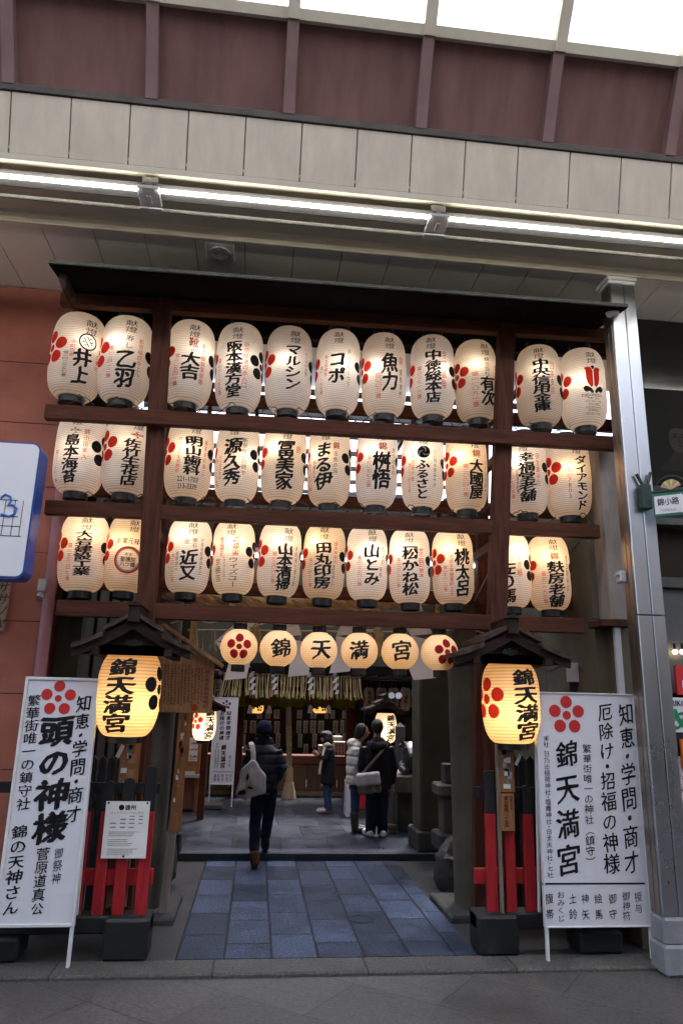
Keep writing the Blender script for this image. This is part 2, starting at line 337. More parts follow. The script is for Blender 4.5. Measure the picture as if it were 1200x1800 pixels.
        o = bpy.data.objects.new(name, me); COL.objects.link(o)
        if parent is not None: o.parent = parent
        return o

def tag(o, label=None, cat=None, group=None, kind=None):
    if label: o['label'] = label
    if cat: o['category'] = cat
    if group: o['group'] = group
    if kind: o['kind'] = kind
    return o
def thing(name, label, cat, loc=(0, 0, 0), group=None, rotz=0.):
    o = bpy.data.objects.new(name, None); o.empty_display_size = .1; COL.objects.link(o); o.location = loc; o.rotation_euler = (0, 0, rotz)
    return tag(o, label, cat, group)
def copy_thing(root, loc, label=None):
    c = root.copy(); COL.objects.link(c); c.location = loc
    if label: c['label'] = label
    for ch in list(root.children):
        d = ch.copy(); COL.objects.link(d); d.parent = c
        for g in ch.children:
            e = g.copy(); COL.objects.link(e); e.parent = d
    return c
def bulb(parent, loc, watts, col=(1., .76, .48), r=.03):
    l = bpy.data.lights.new('bulb', 'POINT'); l.energy = watts; l.color = col; l.shadow_soft_size = r
    o = bpy.data.objects.new('bulb', l); COL.objects.link(o); o.parent = parent; o.location = loc; return o
def fuse(mb, name, mat, parent, voxel=.012, local=True, smooth=2):
    """weld a set of overlapping closed shapes into one continuous skin"""
    o = mb.build('tmp', mat, None, local=True)
    r = o.modifiers.new('r', 'REMESH'); r.mode = 'VOXEL'; r.voxel_size = voxel; r.use_smooth_shade = True
    if smooth:
        q = o.modifiers.new('s', 'SMOOTH'); q.iterations = smooth; q.factor = .5
    me = bpy.data.meshes.new_from_object(o.evaluated_get(bpy.context.evaluated_depsgraph_get()))
    bpy.data.objects.remove(o); me.name = name
    if not me.materials: me.materials.append(mat)
    off = Vector((0, 0, 0)) if local or parent is None else wloc(parent)
    if off.length: me.transform(Matrix.Translation(-off))
    n = bpy.data.objects.new(name, me); COL.objects.link(n); n.parent = parent
    return n

# ------------------------------------------------------------------ lettering
_fc = bpy.data.curves.new('glyph', 'FONT'); _fo = bpy.data.objects.new('glyph', _fc); COL.objects.link(_fo)
_fc.size = 1.0; _fc.resolution_u = 2
_G = {}
def glyph(txt, bold=0., cuts=0):
    """outline of a character (or short word), centred in a unit cell, as (points, faces, width)"""
    k = (txt, cuts)
    if k in _G: return _G[k]
    _fc.body = txt
    dg = bpy.context.evaluated_depsgraph_get(); dg.update()
    me = bpy.data.meshes.new_from_object(_fo.evaluated_get(dg))
    b = bmesh.new(); b.from_mesh(me); bpy.data.meshes.remove(me)
    if not b.verts: b.free(); _G[k] = ([], [], 1.); return _G[k]
    xs = [v.co.x for v in b.verts]
    if len(txt) > 1 or ord(txt[0]) < 256: cx = (min(xs)+max(xs))/2; wd = max(xs)-min(xs)
    else: cx = .49; wd = 1.
    for v in b.verts: v.co.x -= cx; v.co.y -= .36
    if txt in 'ー（）〜': 
        for v in b.verts: v.co.x, v.co.y = v.co.y, -v.co.x
    if cuts:
        for i in range(1, cuts):
            for ax in (0, 1):
                n = Vector((1, 0, 0)) if ax == 0 else Vector((0, 1, 0)); c = n*(-.5+i/cuts)
                bmesh.ops.bisect_plane(b, geom=b.verts[:]+b.edges[:]+b.faces[:], plane_co=c, plane_no=n)
    bmesh.ops.triangulate(b, faces=[f for f in b.faces if len(f.verts) > 4])
    b.verts.index_update()
    _G[k] = ([(v.co.x, v.co.y) for v in b.verts], [[v.index for v in f.verts] for f in b.faces], wd)
    b.free(); return _G[k]
def cells(text):
    """'電<(221)>四' -> list of (string, weight)"""
    out = []; i = 0
    while i < len(text):
        if text[i] == '<': j = text.index('>', i); out.append((text[i+1:j], .8)); i = j+1
        elif text[i] in '・、': out.append((text[i], .5)); i += 1
        elif text[i] == ' ': out.append(('', .6)); i += 1
        else: out.append((text[i], 1.)); i += 1
    return out
NIB = (math.cos(R(32)), math.sin(R(32)))
def strokes(mb, mi, pts, fs, place, uc, vc, sx, sy, bold):
    """lay the outline several times along a slanted nib edge: broad-brush strokes, thick verticals and thin rising hairlines"""
    if bold < .012: offs = [(0, 0)]
    elif bold < .04: offs = [(q*bold*1.25*NIB[0], q*bold*1.25*NIB[1]) for q in (-1, -.33, .33, 1)]
    else: offs = [(q*bold*1.2*NIB[0], q*bold*1.2*NIB[1]) for q in (-1, -.5, 0, .5, 1)]+[(0, -bold*.7), (0, bold*.7)]
    for i, (du, dv) in enumerate(offs):
        mb.add([place(uc+(x+du)*sx, vc+(y+dv)*sy, .00012*i) for x, y in pts], fs, mi)
def brush(pts, wob, rise, rnd):
    a = rnd.uniform(-1, 1)*wob; ca, sa = math.cos(a), math.sin(a); k = 1+rnd.uniform(-.06, .06)*(wob > 0)
    o = []
    for x, y in pts:
        y2 = y+rise*x; x2 = x*(1+.08*y*(wob > 0))
        if wob: x2 += .02*math.sin(7*y+a*90)+.008*math.sin(17*y+a*70); y2 += .02*math.sin(6*x+a*50)+.008*math.sin(15*x+a*30)
        o.append(((ca*x2-sa*y2)*k, (sa*x2+ca*y2)*k))
    return o
def column(mb, mi, text, place, u0, v0, u1, v1, cw, bold=.02, wob=.03, rise=.07, cuts=0, fill=.96, hmax=None):
    """writes text downwards; place(u, v) -> point; (u,v) in metres from (u0,v0) to (u1,v1); cw = character width"""
    cs = cells(text); tot = sum(c for _, c in cs); acc = 0.; rnd = random.Random(sum(map(ord, text)))
    L = abs(v1-v0)
    for ch, wt in cs:
        q = (acc+wt/2)/tot; acc += wt
        if not ch: continue
        h = L*wt/tot*fill
        if ch in '・、': h = L/tot*fill
        if hmax: h = min(h, hmax)
        pts, fs, wd = glyph(ch, bold, cuts)
        if len(ch) > 1: sx = cw*.95/wd; h = min(h, sx*1.6); sy = h
        elif ord(ch) < 256: sx = min(cw*.8/max(wd, .3), cw*1.1); sy = h*1.15
        else: sx, sy = cw, h; pts = brush(pts, wob, rise, rnd)
        uc = u0+(u1-u0)*q; vc = v0+(v1-v0)*q
        strokes(mb, mi, pts, fs, place, uc, vc, sx, sy, bold)
def line_text(mb, mi, text, place, uc, vc, width, height, bold=.01, cuts=0, rise=0.):
    pts, fs, wd = glyph(text, bold, cuts)
    k = width/wd
    strokes(mb, mi, [(x, y+rise*x/max(wd, 1)) for x, y in pts], fs, place, uc, vc, k, height, bold)
def poly_mark(mb, mi, pts, place):
    mb.add([place(u, v) for u, v in pts], [list(range(len(pts)))], mi)
def circ(uc, vc, r, n=18, sx=1.): return [(uc+r*sx*math.cos(2*math.pi*j/n), vc+r*math.sin(2*math.pi*j/n)) for j in range(n)]
def dot(mb, mi, uc, vc, r, place, rings=2, n=18):
    """round spot that follows a curved surface: a fan in rings"""
    k0 = [place(uc, vc)]; fs = []
    for i in range(1, rings+1):
        k0 += [place(u, v) for u, v in circ(uc, vc, r*i/rings, n)]
    for j in range(n): fs.append([0, 1+j, 1+(j+1) % n])
    for i in range(rings-1):
        for j in range(n): fs.append([1+i*n+j, 1+(i+1)*n+j, 1+(i+1)*n+(j+1) % n, 1+i*n+(j+1) % n])
    mb.add(k0, fs, mi)
def annulus(mb, mi, uc, vc, r0, r1, place, n=28):
    a = circ(uc, vc, r1, n); b = circ(uc, vc, r0, n)
    mb.add([place(u, v) for u, v in a+b], [[j, (j+1) % n, n+(j+1) % n, n+j] for j in range(n)], mi)
def crest(mb, mi, uc, vc, d, r, rc, place):
    """plum-blossom crest: five round petals about a smaller centre"""
    for k in range(5):
        q = math.pi/2+2*math.pi*k/5; dot(mb, mi, uc+d*math.cos(q), vc+d*math.sin(q), r, place)
    dot(mb, mi, uc, vc, rc, place)
def flat_place(O, off):
    """writing surface on an upright board facing the street: u = x, v = z"""
    return lambda u, v, o=0.: Vector((u, O-off-o, v))
def px_col(mb, mi, text, p0, p1, wpx, Y, off=.003, **kw):
    """a column of writing whose ends were read off the photograph, laid on the upright board at depth Y"""
    A = at(p0[0], p0[1], Y); B = at(p1[0], p1[1], Y); cw = wpx*depth(A)/FPX
    column(mb, mi, text, flat_place(Y, off), A.x, A.z, B.x, B.z, cw, **kw)

# ------------------------------------------------------------------ ground
def sheet(name, x0, x1, y0, y1, z, mat, kind='structure'):
    b = MB(); b.add([(x0, y0, z), (x1, y0, z), (x1, y1, z), (x0, y1, z)], [(0, 1, 2, 3)])
    return tag(b.build(name, mat), kind=kind)
sheet('ground', -60, 60, -60, 90, -.12, CONC)
b = MB(); b.box((-16, -12, -.11), (18, 5.70, -.03)); tag(b.build('street', STREET), kind='structure')
b = MB(); b.box((-16, 5.704, -.11), (18, 6.0, .0), 0, None, .012); tag(b.build('kerb', KERB), kind='structure')
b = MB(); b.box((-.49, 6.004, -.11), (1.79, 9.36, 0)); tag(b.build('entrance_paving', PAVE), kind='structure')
b = MB(); b.box((-2.3, 6.004, -.11), (-.494, 9.36, -.004)); b.box((1.794, 6.004, -.11), (3.4, 9.36, -.004)); tag(b.build('side_pavement', M('dark_concrete_strip', (.045, .043, .042), .65, .4, 2.5, .45, 70)), kind='structure')
b = MB(); b.box((-1.2, 9.365, -.11), (2.35, 9.62, .085), 0, None, .012); tag(b.build('step', M('dark_granite_step', (.03, .037, .056), .45, .3, 4, .5, 70)), kind='structure')
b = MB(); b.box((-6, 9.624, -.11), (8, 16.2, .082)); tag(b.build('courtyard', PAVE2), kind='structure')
# flat drain cover set in the paving
b = MB(); b.lathe([(.0, .003), (.095, .003), (.096, .0015), (.104, .0015), (.105, .004), (.12, .004), (.121, .001)], 28, 0, (1.02, 6.95, 0), cap=False)
tag(b.build('drain_cover', M('slate_grey_cover', (.022, .03, .05), .7, .35, 12, .3, 60)), 'round iron drain cover set flush in the granite paving', 'drain cover')

# ------------------------------------------------------------------ arcade roof over the street
XA, XB = -9.0, 12.0
arc = thing('arcade_roof', 'covered street roof with cream panels, brown vault and bright skylights above the lanterns', 'arcade roof', (0, 4.7, 5.78))
FY, FZ, TY, TZ = 4.79, 5.78, 4.66, 6.25
PW = .4385                                                     # panel width
px0 = atz(15, 273, FZ).x
k0 = int((px0-XA)/PW)
fd = Vector((0, TY-FY, TZ-FZ)).normalized()
T = Matrix(((1, 0, 0, 0), (0, -fd.z, fd.y, FY), (0, fd.y, fd.z, FZ), (0, 0, 0, 1)))
L = math.hypot(TY-FY, TZ-FZ)
b = MB(); x = px0-k0*PW
while x < XB:
    b.box((x+.0045, 0, .022), (x+PW-.0045, .02, L-.004), 0, T, .004); x += PW
b.build('fascia_panel', CREAM, arc)
b = MB(); b.box((XA, -.03, .0), (XB, .004, L), 0, T); b.build('fascia_backing', DSTEEL, arc)
b = MB(); b.box((XA, .003, -.03), (XB, .03, .018), 0, T, .003); b.build('fascia_lower_trim', CREAMT, arc)
b = MB(); b.box((XA, -.06, L), (XB, .035, L+.055), 0, T, .004); b.build('flashing_strip', FLASH, arc)
# vault: circle arc springing from the flashing
PH0 = R(24); RV = 4.3
VC = Vector((0, TY-.02-RV*math.cos(PH0), TZ+.05-RV*math.sin(PH0)))
def vault(x, ph, r=0.): return Vector((x, VC.y+(RV+r)*math.cos(ph), VC.z+(RV+r)*math.sin(ph)))
def arcband(b, x0, x1, p0, p1, r0, r1, n, mi=0):
    vs = []
    for i in range(n+1):
        p = p0+(p1-p0)*i/n
        vs += [vault(x0, p, r0), vault(x1, p, r0), vault(x1, p, r1), vault(x0, p, r1)]
    fs = []
    for i in range(n):
        k = 4*i
        for j in range(4): fs.append([k+j, k+(j+1) % 4, k+4+(j+1) % 4, k+4+j])
    fs += [[0, 3, 2, 1], [4*n, 4*n+1, 4*n+2, 4*n+3]]
    b.add(vs, fs, mi)
PB = PH0+.66/RV
b = MB(); arcband(b, XA, XB, PH0, PB, .05, .09, 8); b.build('vault_panel', BROWNP, arc, True)
b = MB(); arcband(b, XA, XB, PB, PB+.018, -.03, .09, 1); b.build('skylight_sill', CREAMT, arc)
ribx = [atz(263, 0, 6.6).x]
RIBS = 1.0
rx0 = None
def rib_x(px, py):                                            # survey a rib's foot on the flashing
    d = ray(px, py); s = (TY-CAM.y)/d.y; return (CAM+d*s).x
feet = [rib_x(17, 160), rib_x(263, 178), rib_x(501, 203), rib_x(733, 228), rib_x(955, 253), rib_x(1172, 280)]
sp = (feet[-1]-feet[0])/5
xs = [feet[0]+sp*i for i in range(-6, 16)]
rb = None
for x in xs:
    if x < XA or x > XB: continue
    if rb is None:
        b = MB(); arcband(b, -.045, .045, PH0, PB, -.035, .05, 8); rb = b.build('vault_rib', BROWNR, arc, local=True)
        rb.location = (x, -4.7, -5.78)
        b = MB(); arcband(b, -.045, .045, PB, math.pi-PB, -.05, .03, 40); gb = b.build('skylight_rib', CREAMT, arc, local=True)
        gb.location = (x, -4.7, -5.78)
    else:
        for s_ in (rb, gb):
            c = s_.copy(); COL.objects.link(c); c.parent = arc; c.location = (x, -4.7, -5.78)
b = MB(); arcband(b, XA, XB, PB+.018, math.pi-PB, .035, .041, 40); b.build('skylight', SKYL, arc, True)
b = MB(); arcband(b, XA, XB, math.pi-PB, math.pi-PH0, .05, .09, 8); b.build('vault_panel', BROWNP, arc, True)
# soffit: cream panels running back to the frontage, with joints
SY0, SY1 = 5.535, 8.0
b = MB(); x = px0-k0*PW
while x < XB:
    b.box((x+.004, SY0+.03, FZ), (x+PW-.004, SY1, FZ+.02), 0, None, .002); x += PW
b.build('soffit_panel', CREAMD, arc)
b = MB(); b.box((XA, SY0+.03, FZ+.021), (XB, SY1, FZ+.05)); b.build('soffit_backing', DSTEEL, arc)
b = MB(); b.box((XA, SY0, FZ-.025), (XB, SY0+.028, FZ+.03), 0, None, .004); b.build('trough_lower_trim', CREAMT, arc)
b = MB(); b.box((XA, FY-.03, FZ+.055), (XB, SY0+.0, FZ+.075)); b.box((XA, SY0-.05, FZ+.02), (XB, SY0-.001, FZ+.054)); b.build('light_trough', CREAMT, arc)
b = MB(); b.box((XA, 3.8, FZ+.55), (XB, 4.6, FZ+.6)); 
# square extractor grille in the soffit
g = thing('ceiling_vent', 'square white vent with round grille in the cream soffit', 'vent', atz(387, 440, FZ))
P = atz(387, 440, FZ)
b = MB(); b.box((P.x-.13, P.y-.13, FZ-.02), (P.x+.13, P.y+.13, FZ-.002), 0, None, .006); b.build('plate', WHITEF, g)
b = MB()
for r in (.018, .036, .054, .072, .088): b.lathe([(r-.005, FZ-.021), (r-.005, FZ-.034), (r+.004, FZ-.034), (r+.004, FZ-.021)], 28, 0, (P.x, P.y, 0), cap=False)
b.build('grille', GREYM, g)
# fluorescent fittings hung in the trough
LZ = 5.66; LY = atz(600, 366, LZ).y
brk = [atz(263, 348, LZ).x, atz(767, 398, LZ).x]
TL = brk[1]-brk[0]
HOUS = M('grey_fixture_housing', (.13, .13, .135), .6, .1)
fit = None
def fitting(x0):
    f = thing('fluorescent_light', 'long lit fluorescent tube under the cream panels', 'light', (x0, LY, LZ), 'fluorescent lights along the arcade')
    b = MB(); b.tube([(x0+.085, LY, LZ), (x0+TL-.085, LY, LZ)], .015, 12); b.build('tube', TUBE, f, True)
    b = MB(); b.prism([(LY+.03, LZ+.05), (LY+.06, LZ+.022), (LY+.13, LZ+.018), (LY+.18, LZ+.05), (LY+.18, LZ+.085), (LY+.03, LZ+.085)], x0+.02, x0+TL-.02)
    b.v = [Vector((p.y, p.x, p.z)) for p in b.v]; b.build('housing', HOUS, f)
    b = MB(); b.tube([(x0+.05, LY+.215, LZ-.012), (x0+TL-.05, LY+.215, LZ-.012)], .017, 10); b.build('conduit', M('off_white_conduit', (.17, .165, .15), .7) if 'off_white_conduit' not in bpy.data.materials else bpy.data.materials['off_white_conduit'], f, True)
    for s in (0,):
        b = MB(); b.box((x0-.085, LY-.02, LZ+.0), (x0+.085, LY+.2, LZ+.03), 0, None, .005); b.box((x0-.06, LY+.04, LZ+.03), (x0+.06, LY+.16, LZ+.15)); b.box((x0-.09, LY+.18, LZ-.03), (x0+.09, LY+.245, LZ-.014), 0, None, .004)
        b.box((x0-.015, LY+.05, LZ-.022), (x0-.003, LY+.14, LZ-.012)); b.box((x0+.006, LY+.05, LZ-.022), (x0+.018, LY+.14, LZ-.012)); b.build('bracket', GREYM, f)
    return f
fit = fitting(brk[0]); fit['label'] = 'long lit fluorescent tube running through the middle above the lanterns'
copy_thing(fit, fit.location-Vector((TL, 0, 0)), 'lit fluorescent tube cut by the left edge of the photo')
copy_thing(fit, fit.location+Vector((TL, 0, 0)), 'lit fluorescent tube running off to the right above the steel pillar')
for k in (-2, 2, 3): copy_thing(fit, fit.location+Vector((TL*k, 0, 0)), 'fluorescent tube further along the arcade, outside the photo')

# ------------------------------------------------------------------ walls on the left
opp = thing('opposite_shops', 'row of dark shop fronts on the far side of the covered street, behind the viewer', 'shops', (0, -4.6, 0))  # unseen row, added to block low light reaching the frontage from behind
b = MB(); b.box((-16, -5.2, -.1), (18, -4.6, 6.6)); b.build('wall', M('taupe_wall_cladding', (.16, .14, .125), .8), opp)
b = MB()
for i in range(8): b.box((-15+i*4, -4.598, .1), (-11.6+i*4, -4.55, 2.7), 0, None, .01)
b.build('shop_window', GLASS, opp)
b = MB(); b.box((-16, -4.597, 2.75), (18, -4.2, 3.4), 0, None, .02); b.build('awning', M('dull_awning', (.12, .09, .08), .8), opp)
lw = thing('terracotta_wall', 'terracotta tiled wall of the neighbouring building on the left', 'wall', (-2.6, 6, 0))
b = MB(); zz = [-.1, .62, 1.24, 1.86, 2.48, 3.1, 3.72, 4.34, 4.96, 5.77]
WY = 6.62
xr = at(50, 1250, WY).x
for z0, z1 in zip(zz, zz[1:]): b.box((-9, WY, z0+.003), (xr, 7.3, z1-.003), 0, None, .003)
b.build('tile_course', REDW, lw)
b = MB(); b.box((-9, WY+.01, -.1), (xr-.01, 7.29, 5.77)); b.build('joint_backing', DSTONE, lw)
x2 = at(73, 1150, WY+.1).x
b = MB()
for z0, z1 in zip(zz, zz[1:]): b.box((xr+.002, WY+.1, z0+.003), (x2, 7.3, z1-.003), 0, None, .003)
b.build('return_course', REDW, lw)
dp = thing('drain_pipe', 'pink painted drain pipe beside the terracotta wall', 'pipe', at(82, 1180, WY))
A = at(99, 905, WY); B = at(75, 1180, WY)
b = MB(); b.tube([(A.x+.0, WY, 5.6), (B.x, WY, .0)], .052, 14)
b.build('pipe', PINK, dp, True)
for z in (1.2, 2.75, 4.2):
    b = MB(); b.tube([(B.x+(A.x-B.x)*z/5.6, WY, z), (B.x+(A.x-B.x)*z/5.6, WY, z+.04)], .06, 14); b.build('clamp', PINK, dp, True)
# passage wall behind, left
pw = thing('passage_wall', 'dark olive boarded wall along the left side of the passage', 'wall', (-1.66, 6.92, 0))
b = MB(); b.box((-1.80, 6.95, -.1), (-1.66, 9.6, 5.4)); b.box((-1.85, 6.92, -.1), (-1.64, 7.05, 5.4)); b.build('wall_face', DOLIVE, pw)
b = MB(); 
for y in (7.5, 8.1, 8.7, 9.3): b.box((-1.658, y, -.1), (-1.63, y+.07, 5.4))
b.build('batten', DARKW, pw)
# surveillance box on the wall
cb = thing('wall_lamp', 'small grey lamp box fixed to the edge of the terracotta wall', 'lamp', at(74, 1035, WY))
P = at(74, 1030, WY-.05)
b = MB(); b.box((P.x-.035, WY-.07, P.z-.05), (P.x+.04, WY+.1, P.z+.06), 0, None, .008); b.build('box', GREYM, cb)
b = MB(); b.tube([(P.x, WY-.02, P.z-.05), (P.x-.01, WY-.03, P.z-.10)], [.03, .036], 12); b.build('shade', GREYM, cb, True)

# ------------------------------------------------------------------ walls on the right
rw = thing('concrete_wall', 'cracked beige concrete wall down the right side of the passage', 'wall', (3.1, 6.4, 0))
b = MB(); zs = [-.1, .85, 1.75, 2.65, 3.55, 4.31]
for z0, z1 in zip(zs, zs[1:]):
    for y0, y1 in ((6.32, 7.5), (7.5, 8.7), (8.7, 9.9)): b.box((3.06, y0+.002, z0+.003), (3.5, y1-.002, z1-.003), 0, None, .004)
b.build('block_course', CONC, rw)
b = MB(); b.box((3.065, 6.325, -.1), (3.49, 9.89, 4.30)); b.build('joint_backing', DSTONE, rw)
b = MB()
for pts in ([(6.5, 3.42), (6.9, 3.3), (7.3, 3.33), (7.9, 3.18), (8.5, 3.21)], [(6.6, 2.2), (6.95, 2.28), (7.4, 2.22), (8.2, 2.35)]):
    b.tube([(3.058, y, z) for y, z in pts], .006, 5)
b.build('crack', DSTONE, rw)
mb_ = thing('stone_pilaster', 'streaked grey stone pilaster behind the steel pillar', 'pilaster', (3.2, 6.1, 0))
b = MB(); x0 = at(1051, 800, 6.1).x; x1 = 3.6
b.box((x0, 6.08, 2.62), (x1, 6.31, 4.29), 0, None, .006); b.build('upper_panel', MARB, mb_)
b = MB(); b.box((x0+.07, 6.10, -.05), (x1, 6.31, 2.55)); b.build('lower_panel', CONC, mb_)
b = MB(); b.box((x0-.12, 6.03, 2.555), (x0+.15, 6.3, 2.615), 0, None, .004); b.build('bracket', WOOD, mb_)
b = MB(); b.box((x0+.012, 6.06, 1.0), (x0+.066, 6.10, 2.55)); b.build('conduit_strip', GREYM, mb_)
# electrical boxes on that wall
eb = thing('meter_box', 'small grey meter box with hanging sockets on the concrete wall', 'meter box', at(903+150, 1178, 6.4))
P = at(1053, 1180, 6.35)
b = MB(); b.box((3.0, 6.7, P.z-.09), (3.058, 6.86, P.z+.09), 0, None, .006); b.build('box', GREYM, eb)
b = MB(); b.tube([(3.03, 6.74, P.z-.09), (3.03, 6.74, P.z-.2)], .018, 8); b.tube([(3.03, 6.82, P.z-.09), (3.03, 6.82, P.z-.23)], .022, 8); b.build('socket', BLACK, eb, True)
# steel pillar
PXL, PXR, PY0, PY1 = 3.085, 3.325, 5.58, 5.76
sp_ = thing('steel_pillar', 'tall brushed steel arcade pillar with white mortar foot, right of the lanterns', 'pillar', ((PXL+PXR)/2, 5.75, 0))
b = MB(); g = .006
b.box((PXL, PY0, .36), (PXL+.125, PY1, 2.6), 0, None, .006); b.box((PXL, PY0, 2.606), (PXL+.125, PY1, 5.74), 0, None, .006)
b.box((PXL+.131, PY0+.002, .36), (PXR, PY1, 2.6), 0, None, .006); b.box((PXL+.131, PY0+.002, 2.606), (PXR, PY1, 5.74), 0, None, .006)
b.build('cladding', STEEL, sp_)
b = MB(); b.box((PXL-.004, PY0+.03, .36), (PXL-.001, PY0+.09, 5.72)); b.box((PXL-.004, PY0+.1, .36), (PXL-.001, PY1-.01, 5.72)); b.build('side_cladding', STEELD, sp_)
b = MB(); b.box((PXL+.02, PY0+.02, .3), (PXR-.02, PY1-.02, 5.775)); b.build('core', DSTEEL, sp_)
b = MB(); b.box((PXL-.035, PY0-.03, 5.725), (PXR+.012, PY1+.03, 5.775), 0, None, .006); b.box((PXL-.018, PY0-.012, 5.695), (PXR+.005, PY1, 5.725), 0, None, .004); b.build('capital', WHITEF, sp_)
b = MB(); b.box((PXL-.025, PY0-.03, -.03), (PXR+.02, PY1+.02, .18), 0, None, .02); b.box((PXL-.012, PY0-.016, .17), (PXR+.012, PY1+.01, .36), 0, None, .02); b.build('mortar_foot', PLINTH, sp_)
# spot lamp at the pillar's head
rl = thing('round_spot_lamp', 'round pale lamp head tucked under the tin roof beside the pillar', 'lamp', at(1076, 550, 5.62))
P = at(1076, 549, 5.57)
b = MB(); b.lathe([(.0, -.03), (.05, -.03), (.062, 0), (.045, .05), (.0, .06)], 16, 0, P, cap=False); b.build('lamp_head', WHITE, rl, True)
b = MB(); b.tube([P+Vector((.02, .05, .02)), P+Vector((.03, .1, .08))], .012, 8); b.build('arm', DSTEEL, rl, True)
# cable clip on the pillar side
cl_ = MB(); P = at(1099, 1013, 5.75); cl_.box((PXL-.06, 5.70, P.z-.06), (PXL-.002, 5.80, P.z+.04), 0, None, .01)
cl_.box((PXL-.075, 5.71, P.z+.0), (PXL-.04, 5.79, P.z+.015))
tag(cl_.build('sensor_box', GREYM), 'tiny grey sensor box on the left side of the steel pillar', 'sensor box')

# ------------------------------------------------------------------ shop right of the pillar
sh = thing('optical_shop', 'dark shop front with a glass window right of the steel pillar', 'shop front', (4.2, 6.2, 0))
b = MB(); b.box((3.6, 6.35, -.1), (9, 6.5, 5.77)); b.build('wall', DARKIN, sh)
b = MB(); b.box((3.45, 6.2, 2.95), (9, 6.35, 3.05), 0, None, .005); b.box((3.45, 6.18, 3.55), (9, 6.33, 3.62), 0, None, .005); b.box((3.4, 6.2, -.03), (3.48, 6.35, 5.77), 0, None, .005); b.build('window_frame', M('old_bronze_frame', (.06, .058, .055), .5, .3), sh)
b = MB(); b.box((3.48, 6.26, 3.63), (9, 6.28, 5.77)); b.build('window', GLASS, sh)
b = MB(); b.box((3.48, 6.25, 2.0), (9, 6.3, 2.94)); b.build('panel', M('grey_shutter_panel', (.075, .075, .08), .6, .2), sh)
def spot(px, py):
    P = at(px, py, 6.2); o = thing('shop_bulb', 'small lit bulb glowing in the shop entrance', 'bulb', P, 'bulbs in the shop entrance')
    b = MB(); b.sphere(P, .022, 10, 6); b.build('glass_bulb', emit('warm_bulb_glow', (1, .75, .4), 6), o, True)
    b = MB(); b.tube([P+Vector((0, 0, .02)), P+Vector((0, 0, .075))], .012, 8); b.build('socket', BLACK, o, True)
    return o
s1 = spot(1186, 1146); copy_thing(s1, at(1199, 1146, 6.2))
s1['label'] = 'small lit bulb in the shop entrance, nearer the pillar'
bpy.context.view_layer.update()
for o in COL.objects:
    if o.name == 'shop_bulb.001': o['label'] = 'small lit bulb in the shop entrance, at the right photo edge'
def scrawl(b, mi, x0, x1, z, h, Y, rr):
    """a line of illegible handwriting: short uneven strokes"""
    x = x0
    while x < x1:
        a = Vector((x, Y, z+rr.uniform(-.5, .5)*h)); c = Vector((x+rr.uniform(.2, 1.)*h, Y, z+rr.uniform(-.5, .5)*h)); d = (c-a).normalized(); n = Vector((-d.z, 0, d.x))*h*.07
        b.add([a-n, c-n, c+n, a+n], [[0, 1, 2, 3]], mi); x += h*rr.uniform(.15, .45)
def board(name, label, cat, x0, x1, z0, z1, Y, mat, th=.03, edge=None):
    t = thing(name, label, cat, ((x0+x1)/2, Y, z0))
    b = MB(); b.box((x0, Y, z0), (x1, Y+th, z1), 0, None, .004)
    return t, b
Y = 6.0; A = at(1168, 1228, Y); B = at(1172, 1290, Y)
t, b = board('optician_sign', 'white shop sign with large green kana beside the steel pillar', 'shop sign', A.x, A.x+.95, B.z, A.z+.01, Y, WHITE)
pl = flat_place(Y, .003); s_ = .245
line_text(b, 1, 'めがね', pl, A.x+.43, (A.z+B.z)/2-.03, .78, .24, .03)
line_text(b, 2, 'BRIKO', pl, A.x+.105, A.z-.035, .17, .065, .02)
b.build('sign_panel', [WHITE, GRNI, INK], t)
Y = 6.05; A = at(1186, 1170, Y); B = at(1190, 1222, Y)
t, b = board('red_shop_sign', 'red shop sign with a white letter above the green lettered sign', 'shop sign', A.x, A.x+.9, B.z, A.z, Y, REDSIGN)
line_text(b, 1, 'D', flat_place(Y, .003), A.x+.11, (A.z+B.z)/2-.05, .11, .15, .03); b.build('sign_panel', [REDSIGN, WHITE], t)
Y = 5.95; A = at(1190, 1300, Y); B = at(1192, 1350, Y)
t, b = board('orange_price_board', 'orange board hanging below the green lettered shop sign', 'board', A.x+.03, A.x+.7, B.z, A.z, Y, ORANGE)
b.build('board_panel', [ORANGE, WHITE], t)
Y = 5.98; A = at(1179, 1330, Y); B = at(1190, 1515, Y)
t, b = board('price_poster', 'tall pale poster of handwritten lines beside the steel pillar', 'poster', A.x, A.x+.4, B.z, A.z, Y, PAPERW, .012)
n = 8; rr = random.Random(3)
for i in range(n):
    z = A.z-(A.z-B.z)*(i+.6)/n
    scrawl(b, 1 if i % 3 else 2, A.x+.03, A.x+.3, z, .035, Y-.003, rr)
b.build('sheet', [M('pink_tinted_paper', (.6, .5, .5), .8, .1), M('purple_ink', (.16, .04, .12), .8), INKG], t)
b = MB(); xx = A.x-.1
b.box((xx, 6.0, -.03), (xx+.09, 6.2, A.z+.1), 0, None, .004); b.box((xx, 6.0, A.z+.101), (9, 6.2, A.z+.2), 0, None, .004); b.build('display_frame', BLACKW, sh)
